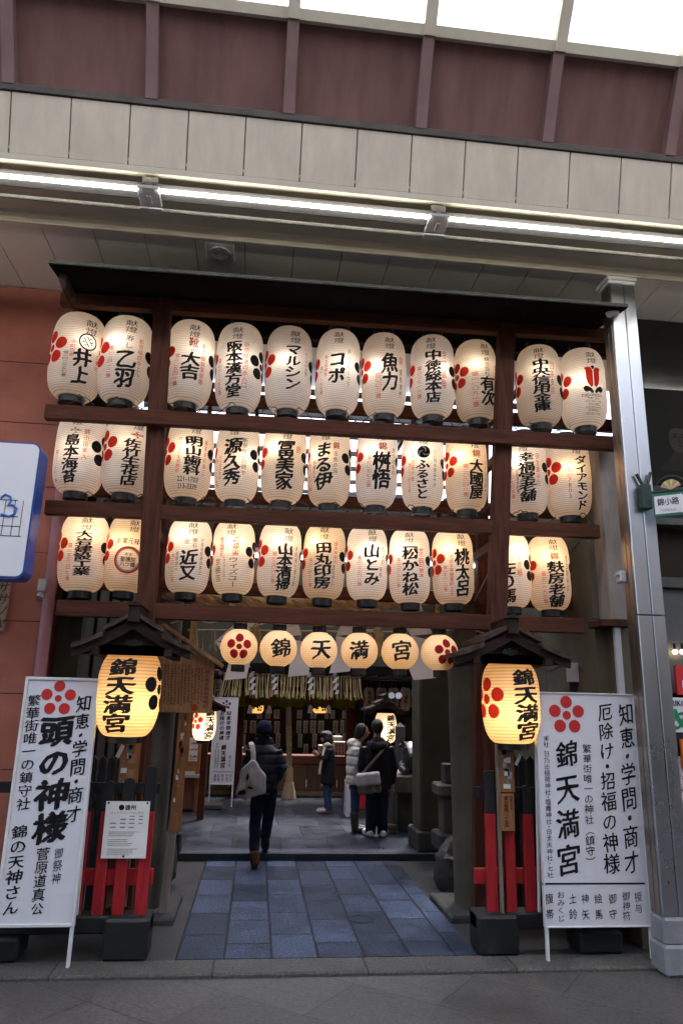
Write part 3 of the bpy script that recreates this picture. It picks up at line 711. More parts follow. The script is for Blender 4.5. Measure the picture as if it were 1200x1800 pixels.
# faded portrait in the window
Y = 6.24; A = at(1133, 690, Y); B = at(1160, 830, Y)
t = thing('portrait_poster', 'dim poster of a face behind the dark shop glass', 'poster', ((A.x+4.3)/2, Y, B.z))
b = MB(); cx, cz = A.x+.27, (A.z+B.z)/2+.02
b.box((3.5, Y-.004, B.z-.12), (A.x+1.1, Y, A.z+.05))
Y += .006
pl = flat_place(Y, .013)
cx += .04; cz -= .02
b.add([pl(u, v) for u, v in [(cx-.06, cz-.2), (cx+.06, cz-.2), (cx+.24, B.z+.02), (cx-.24, B.z+.02)]], [[0, 1, 2, 3]], 2)
b.add([pl(u, v, .001) for u, v in circ(cx, cz-.06, .15, 26, .74)], [list(range(26))], 1)
b.add([pl(u, v, .002) for u, v in [(cx+.115*math.cos(R(a)), cz-.02+.12*math.sin(R(a))) for a in range(-10, 191, 10)]+[(cx-.1, cz+.02), (cx-.04, cz+.055), (cx+.06, cz+.05), (cx+.1, cz+.01)]], [list(range(25))], 0)
for dx in (-.045, .045):
    b.add([pl(cx+dx+u, cz-.04+v, .003) for u, v in circ(0, 0, .011, 10, 2.2)], [list(range(10))], 0)
    b.add([pl(cx+dx+u, cz-.015+v, .003) for u, v in circ(0, 0, .006, 10, 5)], [list(range(10))], 0)
b.add([pl(cx+u, cz-.135+v, .003) for u, v in circ(0, 0, .006, 10, 5)], [list(range(10))], 0)
b.add([pl(cx+u, cz-.095+v, .003) for u, v in ((-.018, -.006), (.018, -.006), (.01, .05), (0, .06))], [[0, 1, 2, 3]], 2)
b.build('print', [PORTR2, PORTR, M('portrait_shade', (.02, .018, .015), .7, .3)], t)

# ------------------------------------------------------------------ left hand signs
Y = 5.62; A = at(74, 790, Y); B = at(66, 1018, Y)
t = thing('map_sign', 'rounded white panel sign with blue border and blue squiggle on the terracotta wall', 'sign', (A.x-.4, Y, B.z))
def rrect(x0, x1, z0, z1, r, n=6):
    o = []
    for cx, cz, a0 in ((x1-r, z0+r, -90), (x1-r, z1-r, 0), (x0+r, z1-r, 90), (x0+r, z0+r, 180)):
        for i in range(n+1): q = R(a0+90*i/n); o.append((cx+r*math.cos(q), cz+r*math.sin(q)))
    return o
x1 = A.x-.005; x0 = x1-1.0; zt, zb = A.z+.05, B.z-.005
b = MB(); b.prism(rrect(x0, x1, zb, zt, .07), Y, Y+.2); b.build('border', BLUE, t)
b = MB(); b.prism(rrect(x0+.016, x1-.014, zb+.018, zt-.014, .055), Y-.006, Y-.001); pl = flat_place(Y, .009)
H = zt-zb; xm = x1-.06
for i, f in enumerate((.30, .37, .44, .56)): b.add([pl(u, v) for u, v in ((x0+.1, zb+H*f-.0012), (xm-.02*i, zb+H*f-.003), (xm-.02*i, zb+H*f+.003), (x0+.1, zb+H*f+.0012))], [[0, 1, 2, 3]], 1)
for f in (.02, .08, .15, .23, .3): b.add([pl(u, v) for u, v in ((xm-f, zb+H*.30), (xm-f+.005, zb+H*.30), (xm-f+.005, zb+H*.56), (xm-f, zb+H*.56))], [[0, 1, 2, 3]], 1)
sq = [(-.33, .57), (-.3, .6), (-.26, .585), (-.25, .55), (-.27, .52), (-.235, .525), (-.2, .5), (-.21, .46), (-.25, .44), (-.31, .455)]
b2 = MB(); b2.tube([pl(xm+.14+u, zb+H*v) for u, v in sq], .009, 6, 2); b.add(b2.v, b2.f, 2)
b.build('sign_face', [WHITE, INK, M('blue_squiggle_paint', (.03, .13, .5), .5, .05)], t)
b = MB()
for z in (zb+.12, zt-.16): b.box((x0+.3, Y+.2, z), (x0+.36, WY, z+.05))
b.build('bracket', DSTEEL, t)
# wooden name plate
Y = WY-.05; A = at(20, 1020, Y); B = at(12, 1110, Y)
t = thing('name_plate', 'weathered wooden plate with carved kana at the left photo edge', 'name plate', (A.x-.1, Y, B.z))
b = MB(); b.box((A.x-.16, Y, B.z-.0), (A.x-.005, Y+.04, A.z+.02), 0, None, .006)
px_col(b, 1, 'ササノヤ', (8, 1022), (2, 1106), 20, Y, bold=.02); b.build('plate', [M('pale_weathered_board', (.3, .2, .15), .8, .3, 4, .3, 30, stretch=(6, 6, .5)), M('dark_green_carving', (.05, .06, .04), .8)], t)
# ------------------------------------------------------------------ green street sign on the pillar
Yp = 5.55; P = at(1135, 873, Yp)
t = thing('street_sign', 'green hanging street sign with white arrow panel on the steel pillar', 'street sign', P)
b = MB(); b.box((P.x-.06, Yp-.05, P.z-.12), (P.x+.03, Yp+.03, P.z+.1), 0, None, .01)
b.tube([P+Vector((-.02, 0, .1)), P+Vector((-.07, 0, .2))], .014, 8); b.tube([P+Vector((.02, 0, .1)), P+Vector((.06, 0, .22))], .014, 8)
b.build('bracket', DGREEN, t)
# arm swings out towards the viewer's right
ax = Vector((.80, -.60, .0)).normalized(); an = Vector((ax.y, -ax.x, 0)); 
if an.y > 0: an = -an
O = P+Vector((.02, -.03, -.02))
sl_ = .16
def sgn(u, v, off=0.): return O+ax*(u*.88)+Vector((0, 0, v*.92))+an*off
b = MB(); b.beam(sgn(0, .05), sgn(.42, .05), .02, .02, 0, .003, an)
arcp = [sgn(.05+.14*(1-math.cos(math.pi*i/14)), .06+.13*math.sin(math.pi*i/14)) for i in range(15)]
b.tube(arcp, .007, 6); b.tube([sgn(.33+.03*math.cos(q), .09+.03*math.sin(q)) for q in [R(a) for a in range(-180, 200, 30)]], .006, 6)
b.build('scroll_arm', DGREEN, t)
poly = [(.02, -.19), (.36, -.19), (.36, .03), (.02, .03)]
b = MB(); b.add([sgn(u, v, o) for o in (.012, -.012) for u, v in poly], [[0, 1, 2, 3], [7, 6, 5, 4], [0, 4, 5, 1], [1, 5, 6, 2], [2, 6, 7, 3], [3, 7, 4, 0]])
b.build('sign_border', GREEN, t)
b = MB(); arr = [(.035, -.165), (.27, -.165), (.27, -.175), (.335, -.08), (.27, .015), (.27, .005), (.035, .005)]
b.add([sgn(u, v, .014) for u, v in arr], [list(range(7))], 0)
pl2 = lambda u, v, o=0.: sgn(u, v, .0165+o)
line_text(b, 1, '錦小路', pl2, .155, -.055, .19, .075, .012); line_text(b, 2, 'Nishiki-koji', pl2, .15, -.13, .13, .04, 0)
b.build('sign_face', [WHITE, INK, INKG], t)
b = MB(); q0 = [(.19, .06)]+[(.19+.095*math.cos(R(a)), .06+.095*math.sin(R(a))) for a in range(20, 161, 14)]
for i in range(1, len(q0)-1): b.add([sgn(*q0[0], .004), sgn(*q0[i], .004), sgn(*q0[i+1], .004), sgn(*q0[0], -.004), sgn(*q0[i], -.004), sgn(*q0[i+1], -.004)], [[0, 1, 2], [5, 4, 3], [1, 4, 5, 2]], i % 3)
b.build('fan_ornament', [M('fan_green', (.2, .3, .12)), M('fan_pink', (.5, .2, .15)), M('fan_cream', (.5, .45, .25))], t)

# ------------------------------------------------------------------ timber lantern rack
rk = thing('lantern_rack', 'red brown timber rack carrying three rows of paper lanterns under a tin roof', 'lantern rack', (.6, 6.1, 0))
def X(px, py, Y=6.0): return at(px, py, Y).x
def beam_x(name, pL, pR, Y, dy, hpx, mat):
    A = at(*pL, Y); B = at(*pR, Y); h = hpx*depth((A+B)/2)/FPX
    b = MB(); b.beam((A.x, Y+dy/2, A.z-h/2), (B.x, Y+dy/2, B.z-h/2), dy, h, 0, .005); return b.build(name, mat, rk)
# front posts (splay slightly outwards as they rise)
for (tx, ty), (bx, by) in (((285, 530), (255, 1090)), ((893, 560), (876, 1090))):
    A = at(tx, ty, 6.0); B = at(bx, by, 6.0); d = (A-B)/(A.z-B.z)
    b = MB(); b.beam(B+d*(2.2-B.z)+Vector((0, .06, 0)), A+d*(5.5-A.z)+Vector((0, .06, 0)), .115, .155, 0, .006, Vector((0, 1, 0)))
    b.build('post', WOODZ, rk)
    b = MB(); b.beam(Vector((B.x, 6.30, -.0)), Vector((B.x, 6.30, 2.32)), .11, .12, 0, .005); b.build('lower_post', WOODZ, rk)
    Br = Vector((B.x, 6.8, 0)); Ar = Vector((A.x, 6.8, 5.5))
    b = MB(); b.beam(Br, Ar, .1, .11, 0, .005); b.build('rear_post', WOODZ, rk)
    for z in (5.0, 4.15, 3.3):
        xx = B.x+(A.x-B.x)*(z-2.5)/2.9
        b = MB(); b.beam((xx, 6.12, z-.02), (xx, 6.78, z-.02), .06, .08, 0, .004, Vector((1, 0, 0))); b.build('tie', WOOD, rk)
beam_x('front_beam', (80, 709), (1089, 767), 5.925, .075, 26, WOODX)
beam_x('front_beam', (80, 878), (1054, 922), 6.01, .07, 25, WOODX)
beam_x('front_beam', (100, 1054), (1027, 1087), 6.01, .07, 27, WOODX)
beam_x('top_beam', (107, 512), (1076, 577), 6.02, .09, 22, WOODX)
beam_x('rear_beam', (104, 668), (1078, 737), 6.74, .06, 24, WOODX)
beam_x('rear_beam', (104, 846), (1040, 893), 6.74, .06, 22, WOODX)
beam_x('rear_beam', (104, 1010), (1020, 1050), 6.74, .06, 22, WOODX)
beam_x('rear_beam', (104, 540), (1076, 602), 6.74, .07, 30, DARKW)
for pts, ya, yb in (([240, 372, 488, 610, 726, 850, 942], 690, 780), ([386, 482, 575, 668, 770], 860, 1000)):
    for p in pts:
        A = at(p, ya+(p-600)*.06, 6.78); Bz = at(p, yb+(p-600)*.05, 6.78).z
        b = MB(); b.beam(A, (A.x, 6.78, Bz), .035, .045, 0, .003); b.build('hanger', WOOD, rk)
# slanting braces on the right and left ends
for (a, c) in (((905, 868), (945, 820)), ((820, 940), (866, 888)), ((838, 1060), (868, 1000)), ((282, 735), (262, 700))):
    A = at(*a, 6.5); B = at(*c, 6.5); b = MB(); b.beam(A, B, .05, .06, 0, .004); b.build('brace', WOOD, rk)
# tin roof
A = at(87, 460, 5.45); B = at(1101, 537, 5.45)
b = MB(); d = Vector((0, 1.75, .30)); n = 24
v0 = [A+Vector((0, 0, -.03)), B+Vector((0, 0, -.03)), B+d, A+d]
b.add([p for p in v0]+[p+Vector((0, 0, .035)) for p in v0], [[3, 2, 1, 0], [4, 5, 6, 7], [0, 1, 5, 4], [1, 2, 6, 5], [2, 3, 7, 6], [3, 0, 4, 7]])
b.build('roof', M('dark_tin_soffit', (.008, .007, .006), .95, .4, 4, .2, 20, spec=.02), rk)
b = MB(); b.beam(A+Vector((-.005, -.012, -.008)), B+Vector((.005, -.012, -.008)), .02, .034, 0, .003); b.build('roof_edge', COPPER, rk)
# end brackets of the roof (curved block at the left end)
for P in (A+Vector((.06, .12, -.1)),):
    b = MB(); b.prism([(P.x, P.z+.06), (P.x+.06, P.z+.06), (P.x+.06, P.z-.08), (P.x+.03, P.z-.07), (P.x+.01, P.z-.02), (P.x, P.z+.02)], P.y-.03, P.y+.3); b.build('end_bracket', DARKW, rk)
# ------------------------------------------------------------------ lanterns
def prof_chochin(t):
    w_ = abs(2*t-1); return .46+.54*(max(0, 1-w_**4.2))**.52
def prof_round(t):
    w_ = 2*t-1; return max(.34, math.sqrt(max(0, 1-w_*w_*.9)))
def make_lantern(name, label, cat, group, cx, hw, yt, yb, Y, prof, paper, watts, bulbpos, marks, caps=(1., 1.), ink=INK, red=REDL, tops=.07, bots=.06, cap_r=.46, segs=56, glow=(1., .76, .48)):
    P = at(cx, (yt+yb)/2, Y); Rm = hw*depth(P)/FPX
    zt, zb = at(cx, yt, Y-.62*Rm).z, at(cx, yb, Y-.46*Rm).z          # the silhouette is made by the nearer side
    H = zt-zb
    th = -math.atan2(P.x, P.y); rn_ = random.Random(int(cx*7+yt))
    base = Vector((P.x, P.y, zb))
    f1, f0 = at(cx, yt, Y-.97*Rm).z-zb, at(cx, yb, Y-.97*Rm).z-zb
    t = thing(name, label, cat, base, group, th); t.rotation_euler = (R(rn_.uniform(-.8, .8)), R(rn_.uniform(-1.3, 1.3)), th)
    wr = [(rn_.uniform(0, 50), rn_.uniform(0, 50)) for _ in range(1)][0]
    def surf(a, z, off=0.):
        r = prof(min(1, max(0, z/H)))*Rm*(1+.022*noise.noise(Vector((2.2*math.sin(a)+wr[0], 2.2*math.cos(a), 3*z/H+wr[1])))*math.sin(math.pi*min(1, max(0, z/H))))+off
        return Vector((r*math.sin(a), -r*math.cos(a), z))
    place = lambda u, v, o=0.: surf(u/Rm, f0+(f1-f0)*v/H, .0022+o)
    b = MB(); N = 30
    b.lathe([(Rm, H*(1-math.cos(math.pi*i/N))/2) for i in range(N+1)], segs, 0, cap=False)
    for i, v in enumerate(b.v): b.v[i] = surf(math.atan2(v.x, -v.y), v.z)
    marks(b, place, Rm, H)
    o = b.build('paper_shade', [paper, ink, red, INKG], t, local=True, clean=False)
    me = o.data; me.polygons.foreach_set('use_smooth', [p.material_index == 0 for p in me.polygons]); me.update()
    r = cap_r*Rm
    b = MB(); b.lathe([(r*.97, -.006), (r*1.03, .004), (r*1.03, -bots), (r*.97, -bots-.004), (r*.9, -bots-.004), (r*.9, -bots+.012), (0.001, -bots+.012)], 28, cap=False); b.build('lower_ring', BLACK, t, True, True)
    b = MB(); b.lathe([(r*1.03, H-.004), (r*1.03, H+tops), (r*.97, H+tops+.004), (r*.9, H+tops+.004), (r*.9, H+tops-.02), (.001, H+tops-.02)], 28, cap=False)
    b.tube([(-r*.95, 0, H+tops), (-r*.7, 0, H+tops+.05), (0, 0, H+tops+.075), (r*.7, 0, H+tops+.05), (r*.95, 0, H+tops)], .004, 6); b.build('upper_ring', BLACK, t, True, True)
    bx = bulbpos; bulb(t, (Rm*bx[0], -Rm*bx[1], H*bx[2]), watts, glow)
    return t
def std_marks(spec):
    s_ht, red_s, blk_s, items = spec
    def f(b, place, Rm, H):
        def col(kind, text, s, t0, t1, w_):
            a = math.asin(max(-.985, min(.985, s)))
            u = a*Rm; cw = w_*Rm*(1.14 if kind == 'K' else 1.04)
            if abs(s) > .75: cw *= 1.15
            mi = 2 if kind in 'rR' else 1
            bold = {'K': .04, 'k': .0, 'r': .0, 'R': .02}[kind]
            big = kind in 'KR'
            column(b, mi, text, place, u, H*(1-t0), u-(.03*Rm if len(text) > 3 and kind == 'r' else 0), H*(1-t1), cw, bold=bold, wob=.05 if big else .06, rise=.10 if big else .08, cuts=5 if w_ > .3 else 2, fill=1.06 if big else .97)
        if s_ht is not None: col('k', '献燈', s_ht[0], s_ht[1], s_ht[2], .47)
        for it in items:
            if it[0] in 'KkrR': col(*it)
            elif it[0] == 'h':
                _, text, s, tc, width, hh, bold, mi = it
                line_text(b, mi, text, place, math.asin(s)*Rm, H*(1-tc), width*Rm, hh*Rm, bold, 8)
            elif it[0] == 'f': it[1](b, place, Rm, H)
        if red_s is not None:
            a = math.asin(max(-.98, red_s))-.47; crest_cyl(b, 2, a*Rm, H*(1-.44), Rm, place)
        if blk_s is not None:
            a = math.asin(min(.98, blk_s))+.47; crest_cyl(b, 1, a*Rm, H*(1-.47), Rm, place)
    return f
def crest_cyl(b, mi, uc, vc, Rm, place): crest(b, mi, uc, vc, .47*Rm, .245*Rm, .15*Rm, place)
# special emblems
def well_mark(b, place, Rm, H):
    uc, vc = .3*Rm, H*(1-.355); annulus(b, 1, uc, vc, .285*Rm, .345*Rm, place)
    for a in (35, 125):
        ca, sa = math.cos(R(a)), math.sin(R(a))
        for o in (-.07, .07):
            pts = [(-.2, o-.022), (.2, o-.022), (.2, o+.022), (-.2, o+.022)]
            b.add([place(uc+Rm*(ca*x-sa*y), vc+Rm*(sa*x+ca*y)) for x, y in pts], [[0, 1, 2, 3]], 1)
def comma_mark(b, place, Rm, H):
    uc, vc = .05*Rm, H*(1-.335); dot(b, 1, uc, vc, .3*Rm, place, 3, 24)
    for k in range(3):                                         # three white swirls left in the black disc
        q = []
        for i in range(9):
            a = R(120*k+i*13); r = .05+.024*i; q.append((a, r))
        vs = []
        for i, (a, r) in enumerate(q):
            wdt = .045*math.sin(math.pi*(i+.4)/9.2)
            for s in (-1, 1): vs.append(place(uc+Rm*(r+s*wdt)*math.cos(a), vc+Rm*(r+s*wdt)*math.sin(a))*1.0)
        vs = [v*1.0 for v in vs]
        vs = [Vector((v.x*1.006, v.y*1.006, v.z)) for v in vs]
        b.add(vs, [[2*i, 2*i+1, 2*i+3, 2*i+2] for i in range(8)], 0)
def tulip_mark(b, place, Rm, H):
    uc = .5*Rm; z = lambda t: H*(1-t)
    for s in (-1, 1):
        pts = [(.02, .50), (.02, .31), (.07, .275), (.14, .262), (.24, .262), (.37, .272), (.31, .29), (.3, .33), (.3, .41), (.24, .47), (.12, .52)]
        vs = []; n = len(pts)
        for x, t in pts: vs.append(place(uc+s*Rm*x*1.05, z(t)))
        c = place(uc+s*Rm*.16*1.05, z(.39)); b.add([c]+vs, [[0, 1+i, 1+(i+1) % n] for i in range(n)], 2)
        pts = [(.02, .575), (.12, .535), (.25, .51), (.38, .5), (.5, .52), (.47, .56), (.36, .582), (.22, .57), (.1, .6)]
        vs = [place(uc+s*Rm*x*.92, z(t)) for x, t in pts]; n = len(pts); c = place(uc+s*Rm*.25*.92, z(.55))
        b.add([c]+vs, [[0, 1+i, 1+(i+1) % n] for i in range(n)], 1)
    vs = [place(uc+Rm*x, z(t)) for x, t in ((-.1, .255), (0, .24), (.1, .255), (0, .3))]; b.add(vs, [[0, 1, 2, 3]], 1)
    line_text(b, 1, 'napoleon', place, .4*Rm, z(.61), .88*Rm, .3*Rm, .01, 8)
    for i, s in enumerate(('京都・本店', '075-241-1181', '北山・西店', '075-241-3151', '新京極店', '075-221-1741')): line_text(b, 1, s, place, .46*Rm, z(.66+.036*i), (.5 if i % 2 == 0 else .72)*Rm, .1*Rm, 0, 8)
def ring_mark(b, place, Rm, H):
    uc, vc = .02*Rm, H*(1-.6); annulus(b, 2, uc, vc, .54*Rm, .62*Rm, place); annulus(b, 3, uc, vc, .47*Rm, .54*Rm, place)
    line_text(b, 1, '本家', place, uc, vc+.24*Rm, .36*Rm, .17*Rm, .01, 4); line_text(b, 1, '聖護院', place, uc, vc+.01*Rm, .66*Rm, .24*Rm, .016, 6); line_text(b, 1, '八ツ橋', place, uc, vc-.22*Rm, .66*Rm, .24*Rm, .016, 6)
def hook_mark(b, place, Rm, H):
    for pts in ([(-.33, .255), (.4, .255), (.4, .275), (-.33, .275)], [(.34, .275), (.4, .275), (.4, .40), (.34, .40)]):
        (x0, t0), (x1, _), (_, t1), _ = pts; n = 8
        for i in range(n):
            a, c = x0+(x1-x0)*i/n, x0+(x1-x0)*(i+1)/n
            b.add([place(a*Rm, H*(1-t1)), place(c*Rm, H*(1-t1)), place(c*Rm, H*(1-t0)), place(a*Rm, H*(1-t0))], [[0, 1, 2, 3]], 1)
E3 = None
ROWS = [
 # (x left, x right, y top, y bottom), (kento s, t0, t1), red petals, black petals, items, look
 [((91,182,545,690), (.37,.07,.27), -.62, None, [('f',well_mark),('K','井上',.17,.46,.86,.62),('r','つくだ煮の',.72,.32,.66,.2),('r','寺町京東',-.2,.36,.57,.2),('k','電二四二三五七番',-.42,.5,.8,.22)], 'a circled crossed-bars mark'),
  ((176,266,551,697), (.08,.05,.22), -.78, .82, [('k','寿し',.06,.25,.42,.34),('K','乙羽',0,.44,.86,.68),('r','新京極四条上ル',.5,.26,.72,.22),('r','電<(221)>二四一二番',-.55,.39,.77,.22)], 'two big curved characters under two thin ones'),
  ((290,375,558,702), (.1,.06,.24), -.76, .86, [('R','靴',.1,.24,.36,.42),('k','の',.1,.365,.42,.26),('K','大吉',.03,.42,.74,.68),('r','新京極蛸薬師角',.53,.28,.78,.2),('r','電<(221)>〇五四一番',-.5,.44,.82,.24)], 'one large red character above the black ones'),
  ((381,463,565,711), (-.15,.06,.22), -.96, .6, [('K','阪本漢方堂',-.25,.24,.88,.64),('r','新京極通四条入口',.25,.24,.78,.25),('r','電<(221)>六三二三番',-.8,.42,.84,.2)], 'five heavy characters and black petals on its right'),
  ((467,549,570,714), (.25,.06,.23), -.73, .93, [('K','マルシン',.17,.24,.78,.62),('k','“モードのお城”',.72,.25,.62,.16)], 'four angular kana strokes'),
  ((554,632,575,716), (0,.04,.2), -.9, .85, [('K','コポ',-.06,.3,.7,.72),('k','おしゃれくつ下',.47,.25,.72,.18),('r','新京極錦角',-.5,.34,.6,.16),('r','電<(221)>一八七七番',-.7,.46,.8,.17)], 'two large kana'),
  ((636,714,582,722), (.28,.06,.22), -.7, None, [('K','魚力',.27,.28,.73,.68),('r','錦',.75,.28,.4,.26),('k','焼魚専門',.73,.44,.8,.18),('r','電<(221)>四〇〇三番',-.22,.4,.82,.28)], 'a fish character over a second large one'),
  ((720,798,586,724), (-.05,.03,.2), -.87, .86, [('K','中徳総本店',.05,.21,.85,.66),('r','寺町錦角',.53,.2,.68,.25),('r','電<(221)>三七一八番',-.55,.39,.79,.26)], 'five heavy characters between two red columns'),
  ((800,875,593,730), (.5,.05,.22), -.5, None, [('k','株式会社',.53,.24,.48,.28),('K','有次',.53,.49,.84,.64),('r','錦',.9,.3,.39,.2),('r','電<(221)>一〇九一番',-.03,.43,.86,.32)], 'a wide red blossom and right-turned lettering'),
  ((907,985,603,738), (.07,.04,.2), -.78, .9, [('K','中央信用金庫',.13,.2,.85,.68),('r','四条支店',.6,.23,.65,.22)], 'six tightly stacked black characters'),
  ((984,1062,609,743), (.47,.05,.22), -.6, None, [('f',tulip_mark)], 'a red tulip emblem')],
 [((100,185,718,860), (-.25,.05,.21), None, .56, [('k','(株)',-.3,.23,.31,.5),('K','島本海苔',-.38,.32,.9,.58),('r','錦小路東入',.15,.24,.62,.22),('r','電二二一三七一番',-.88,.5,.88,.2)], 'a full black blossom on its right side'),
  ((183,269,720,862), (.28,.07,.24), -.65, .92, [('R','(錦)',.25,.26,.34,.52),('K','佐竹生花店',.1,.35,.9,.62)], 'a red bracketed character above five black ones'),
  ((292,373,728,870), (.2,.06,.24), -.77, .87, [('K','明山歯科',.13,.27,.74,.66),('h','221-1703',.0,.785,.92,.3,.012,1),('h','213-3339',.0,.865,.92,.3,.012,1),('r','MOVIX京都前',-.43,.28,.72,.2),('r','審美歯科矯正',.64,.28,.72,.16)], 'two lines of black digits near its foot'),
  ((379,456,733,874), (-.2,.08,.23), -.97, .7, [('K','源久秀',-.24,.27,.83,.72),('k','新京極の刃物や',.29,.25,.71,.24),('r','新京極蛸薬師',-.72,.47,.76,.14),('r','電二二一三五番',-.86,.5,.84,.14)], 'three heavy characters and black petals to their right'),
  ((459,536,735,876), (.1,.1,.27), -.86, .88, [('K','冨美家',.06,.28,.87,.72),('r','錦',.62,.31,.42,.28)], 'three rounded heavy characters and one red one'),
  ((541,617,740,881), (-.17,.08,.24), -.95, .72, [('K','まる伊',-.27,.26,.83,.74),('R','錦',.3,.26,.35,.32),('k','活魚の店',.27,.37,.65,.22),('k','伊藤久人',-.66,.48,.7,.13),('r','電<(221)>二七六一番',-.85,.5,.83,.17)], 'flowing kana and a black blossom at its edge'),
  ((624,697,743,884), (.24,.08,.22), -.77, .95, [('R','錦',.27,.24,.34,.44),('K','桝悟',.25,.36,.8,.78),('k','京つけもの',.78,.28,.62,.2),('r','電<(221)>〇七七三番',-.33,.4,.79,.26)], 'two very large characters under a red one'),
  ((704,778,747,887), (.05,.1,.25), -.88, .92, [('f',comma_mark),('K','ふるさと',0,.43,.9,.6),('k','心に残る京みやげ',.57,.28,.76,.18),('r','新京極六角',-.42,.35,.7,.16),('r','電二二一四二七番',-.58,.46,.82,.14)], 'a black disc of three swirls'),
  ((782,855,750,891), (.45,.1,.26), -.57, None, [('R','錦',.5,.28,.37,.44),('K','大國屋',.5,.4,.87,.66),('r','電二〇六四八番',.0,.46,.85,.28),('k','うなぎ川魚専門',.9,.3,.8,.14)], 'a wide red blossom and three characters at right'),
  ((886,961,757,897), (-.03,.1,.26), -.83, .87, [('K','幸福堂老舗',.07,.27,.86,.68),('r','御生菓子司',.57,.27,.69,.22),('r','電<(221)>四七六五番',-.57,.42,.81,.22),('k','松原通寺町東',-.36,.46,.76,.14)], 'five heavy characters just right of the post'),
  ((958,1036,761,902), (.45,.1,.26), -.43, None, [('K','ダイアモンド',.6,.27,.92,.52),('r','電<(221)>7803',.1,.42,.8,.25)], 'bold kana and a large red blossom')],
 [((108,190,900,1035), (.02,.06,.24), -.8, .8, [('K','大岩建設工業',-.04,.24,.81,.64),('r','電<(221)>五六四七番',-.56,.4,.88,.2)], 'six stacked heavy characters'),
  ((186,262,903,1036), (.15,.07,.24), -.82, None, [('h','創業元禄年',.05,.36,1.25,.3,.016,1),('f',ring_mark)], 'a red and purple ring emblem'),
  ((293,370,908,1038), (.12,.07,.24), -.82, .82, [('K','近又',0,.45,.85,.7),('k','懐石',.22,.28,.42,.22),('k','宿',-.14,.3,.38,.22),('k','京御幸町通四条上',.55,.27,.76,.16),('k','鵜飼治二',-.5,.47,.72,.14),('r','電二一一三九番',-.66,.5,.87,.18)], 'two loose brush characters just right of the post'),
  ((375,449,912,1040), (-.15,.06,.23), -.94, .7, [('R','新京極錦上ル',-.55,.25,.52,.24),('R','寺町通錦小路',.08,.24,.5,.3),('k','ウイズユー',0,.52,.92,.46),('k','レストランスター',-.42,.5,.83,.16),('k','京極店',-.7,.53,.85,.32)], 'thin kana under two short red columns'),
  ((452,527,915,1044), (.38,.08,.28), -.68, .97, [('K','山本清掃',.25,.31,.92,.66),('k','寺町通り御池角',.75,.32,.86,.14),('r','電<(661)>三六六三番',-.22,.42,.84,.24)], 'four heavy characters and a glow at upper left'),
  ((531,605,918,1048), (-.05,.06,.24), -.87, .84, [('K','田丸印房',-.05,.27,.88,.72),('r','錦天神境内',.53,.25,.55,.2),('k','寺町四条上ル',.45,.56,.84,.16),('r','電<(221)>二四九六番',-.6,.48,.86,.2)], 'four square heavy characters in the middle'),
  ((609,681,922,1050), (.27,.06,.24), -.8, .97, [('K','山とみ',.23,.27,.82,.74),('r','先斗町',.76,.28,.54,.2),('k','味処',.65,.56,.7,.2),('r','電<(221)>三三六八番',-.33,.42,.83,.24)], 'one angular and two flowing characters'),
  ((684,756,927,1056), (0,.06,.22), -.9, .88, [('f',hook_mark),('K','松かね松',.03,.28,.9,.74),('r','京野菜',.56,.26,.68,.28),('r','電<(221)>〇〇八八番',-.5,.4,.8,.2)], 'a black corner bracket over its writing'),
  ((760,832,929,1057), (.46,.06,.24), -.55, None, [('K','桃太呂',.48,.28,.9,.7),('r','京都三条蛸薬師上ル',-.05,.35,.9,.2),('r','電<(221)>五八一〇番',-.35,.5,.84,.2)], 'a wide red blossom just left of the right post'),
  ((860,932,935,1063), (-.15,.06,.22), None, .8, [('K','左り馬',-.08,.4,.95,.68),('r','新京極',.46,.29,.6,.26),('k','陶器店',.15,.24,.4,.18)], 'its left half hidden by the right post'),
  ((929,1001,939,1068), (.3,.06,.22), -.7, .98, [('R','錦',.3,.25,.35,.42),('K','麸房老舗',.34,.37,.96,.74),('k','京生麸ゆば',.83,.27,.76,.16),('r','電<(221)>〇一九七番',-.22,.5,.92,.22)], 'a warm amber glow at the right end')],
]
ORD = ['first', 'second', 'third', 'fourth', 'fifth', 'sixth', 'seventh', 'eighth', 'ninth', 'tenth', 'last']
rr = random.Random(5)
for ri, row in enumerate(ROWS):
    rn = ('top', 'middle', 'bottom')[ri]
    for i, (bb, ht, rs, bs, items, look) in enumerate(row):
        cx, hw, yt, yb = (bb[0]+bb[1])/2, (bb[1]-bb[0])/2, bb[2], bb[3]+3
        lab = f'lantern with {look}, {ORD[i]} in {rn} row'; assert len(lab.split()) <= 16, lab
        wt = (.6, .66, .66)[ri]*rr.uniform(.75, 1.25)
        amber = (ri == 1 and i in (8, 10)) or (ri == 2 and i in (0, 1, 5, 8, 9, 10))
        bz = rr.uniform(.5, .62) if ri < 2 else rr.uniform(.6, .72)
        make_lantern('paper_lantern', lab, 'lantern', 'white paper lanterns on the rack', cx, hw, yt, yb, 6.36, prof_chochin, PAPER, wt*(1.3 if amber else 1), (rr.uniform(-.3, .3), rr.uniform(.46, .68), bz), std_marks((ht, rs, bs, items)), tops=.07 if ri == 0 else .03, glow=(1., .74, .44) if amber else ((1., .9, .77), (1., .86, .69), (1., .83, .63))[ri])
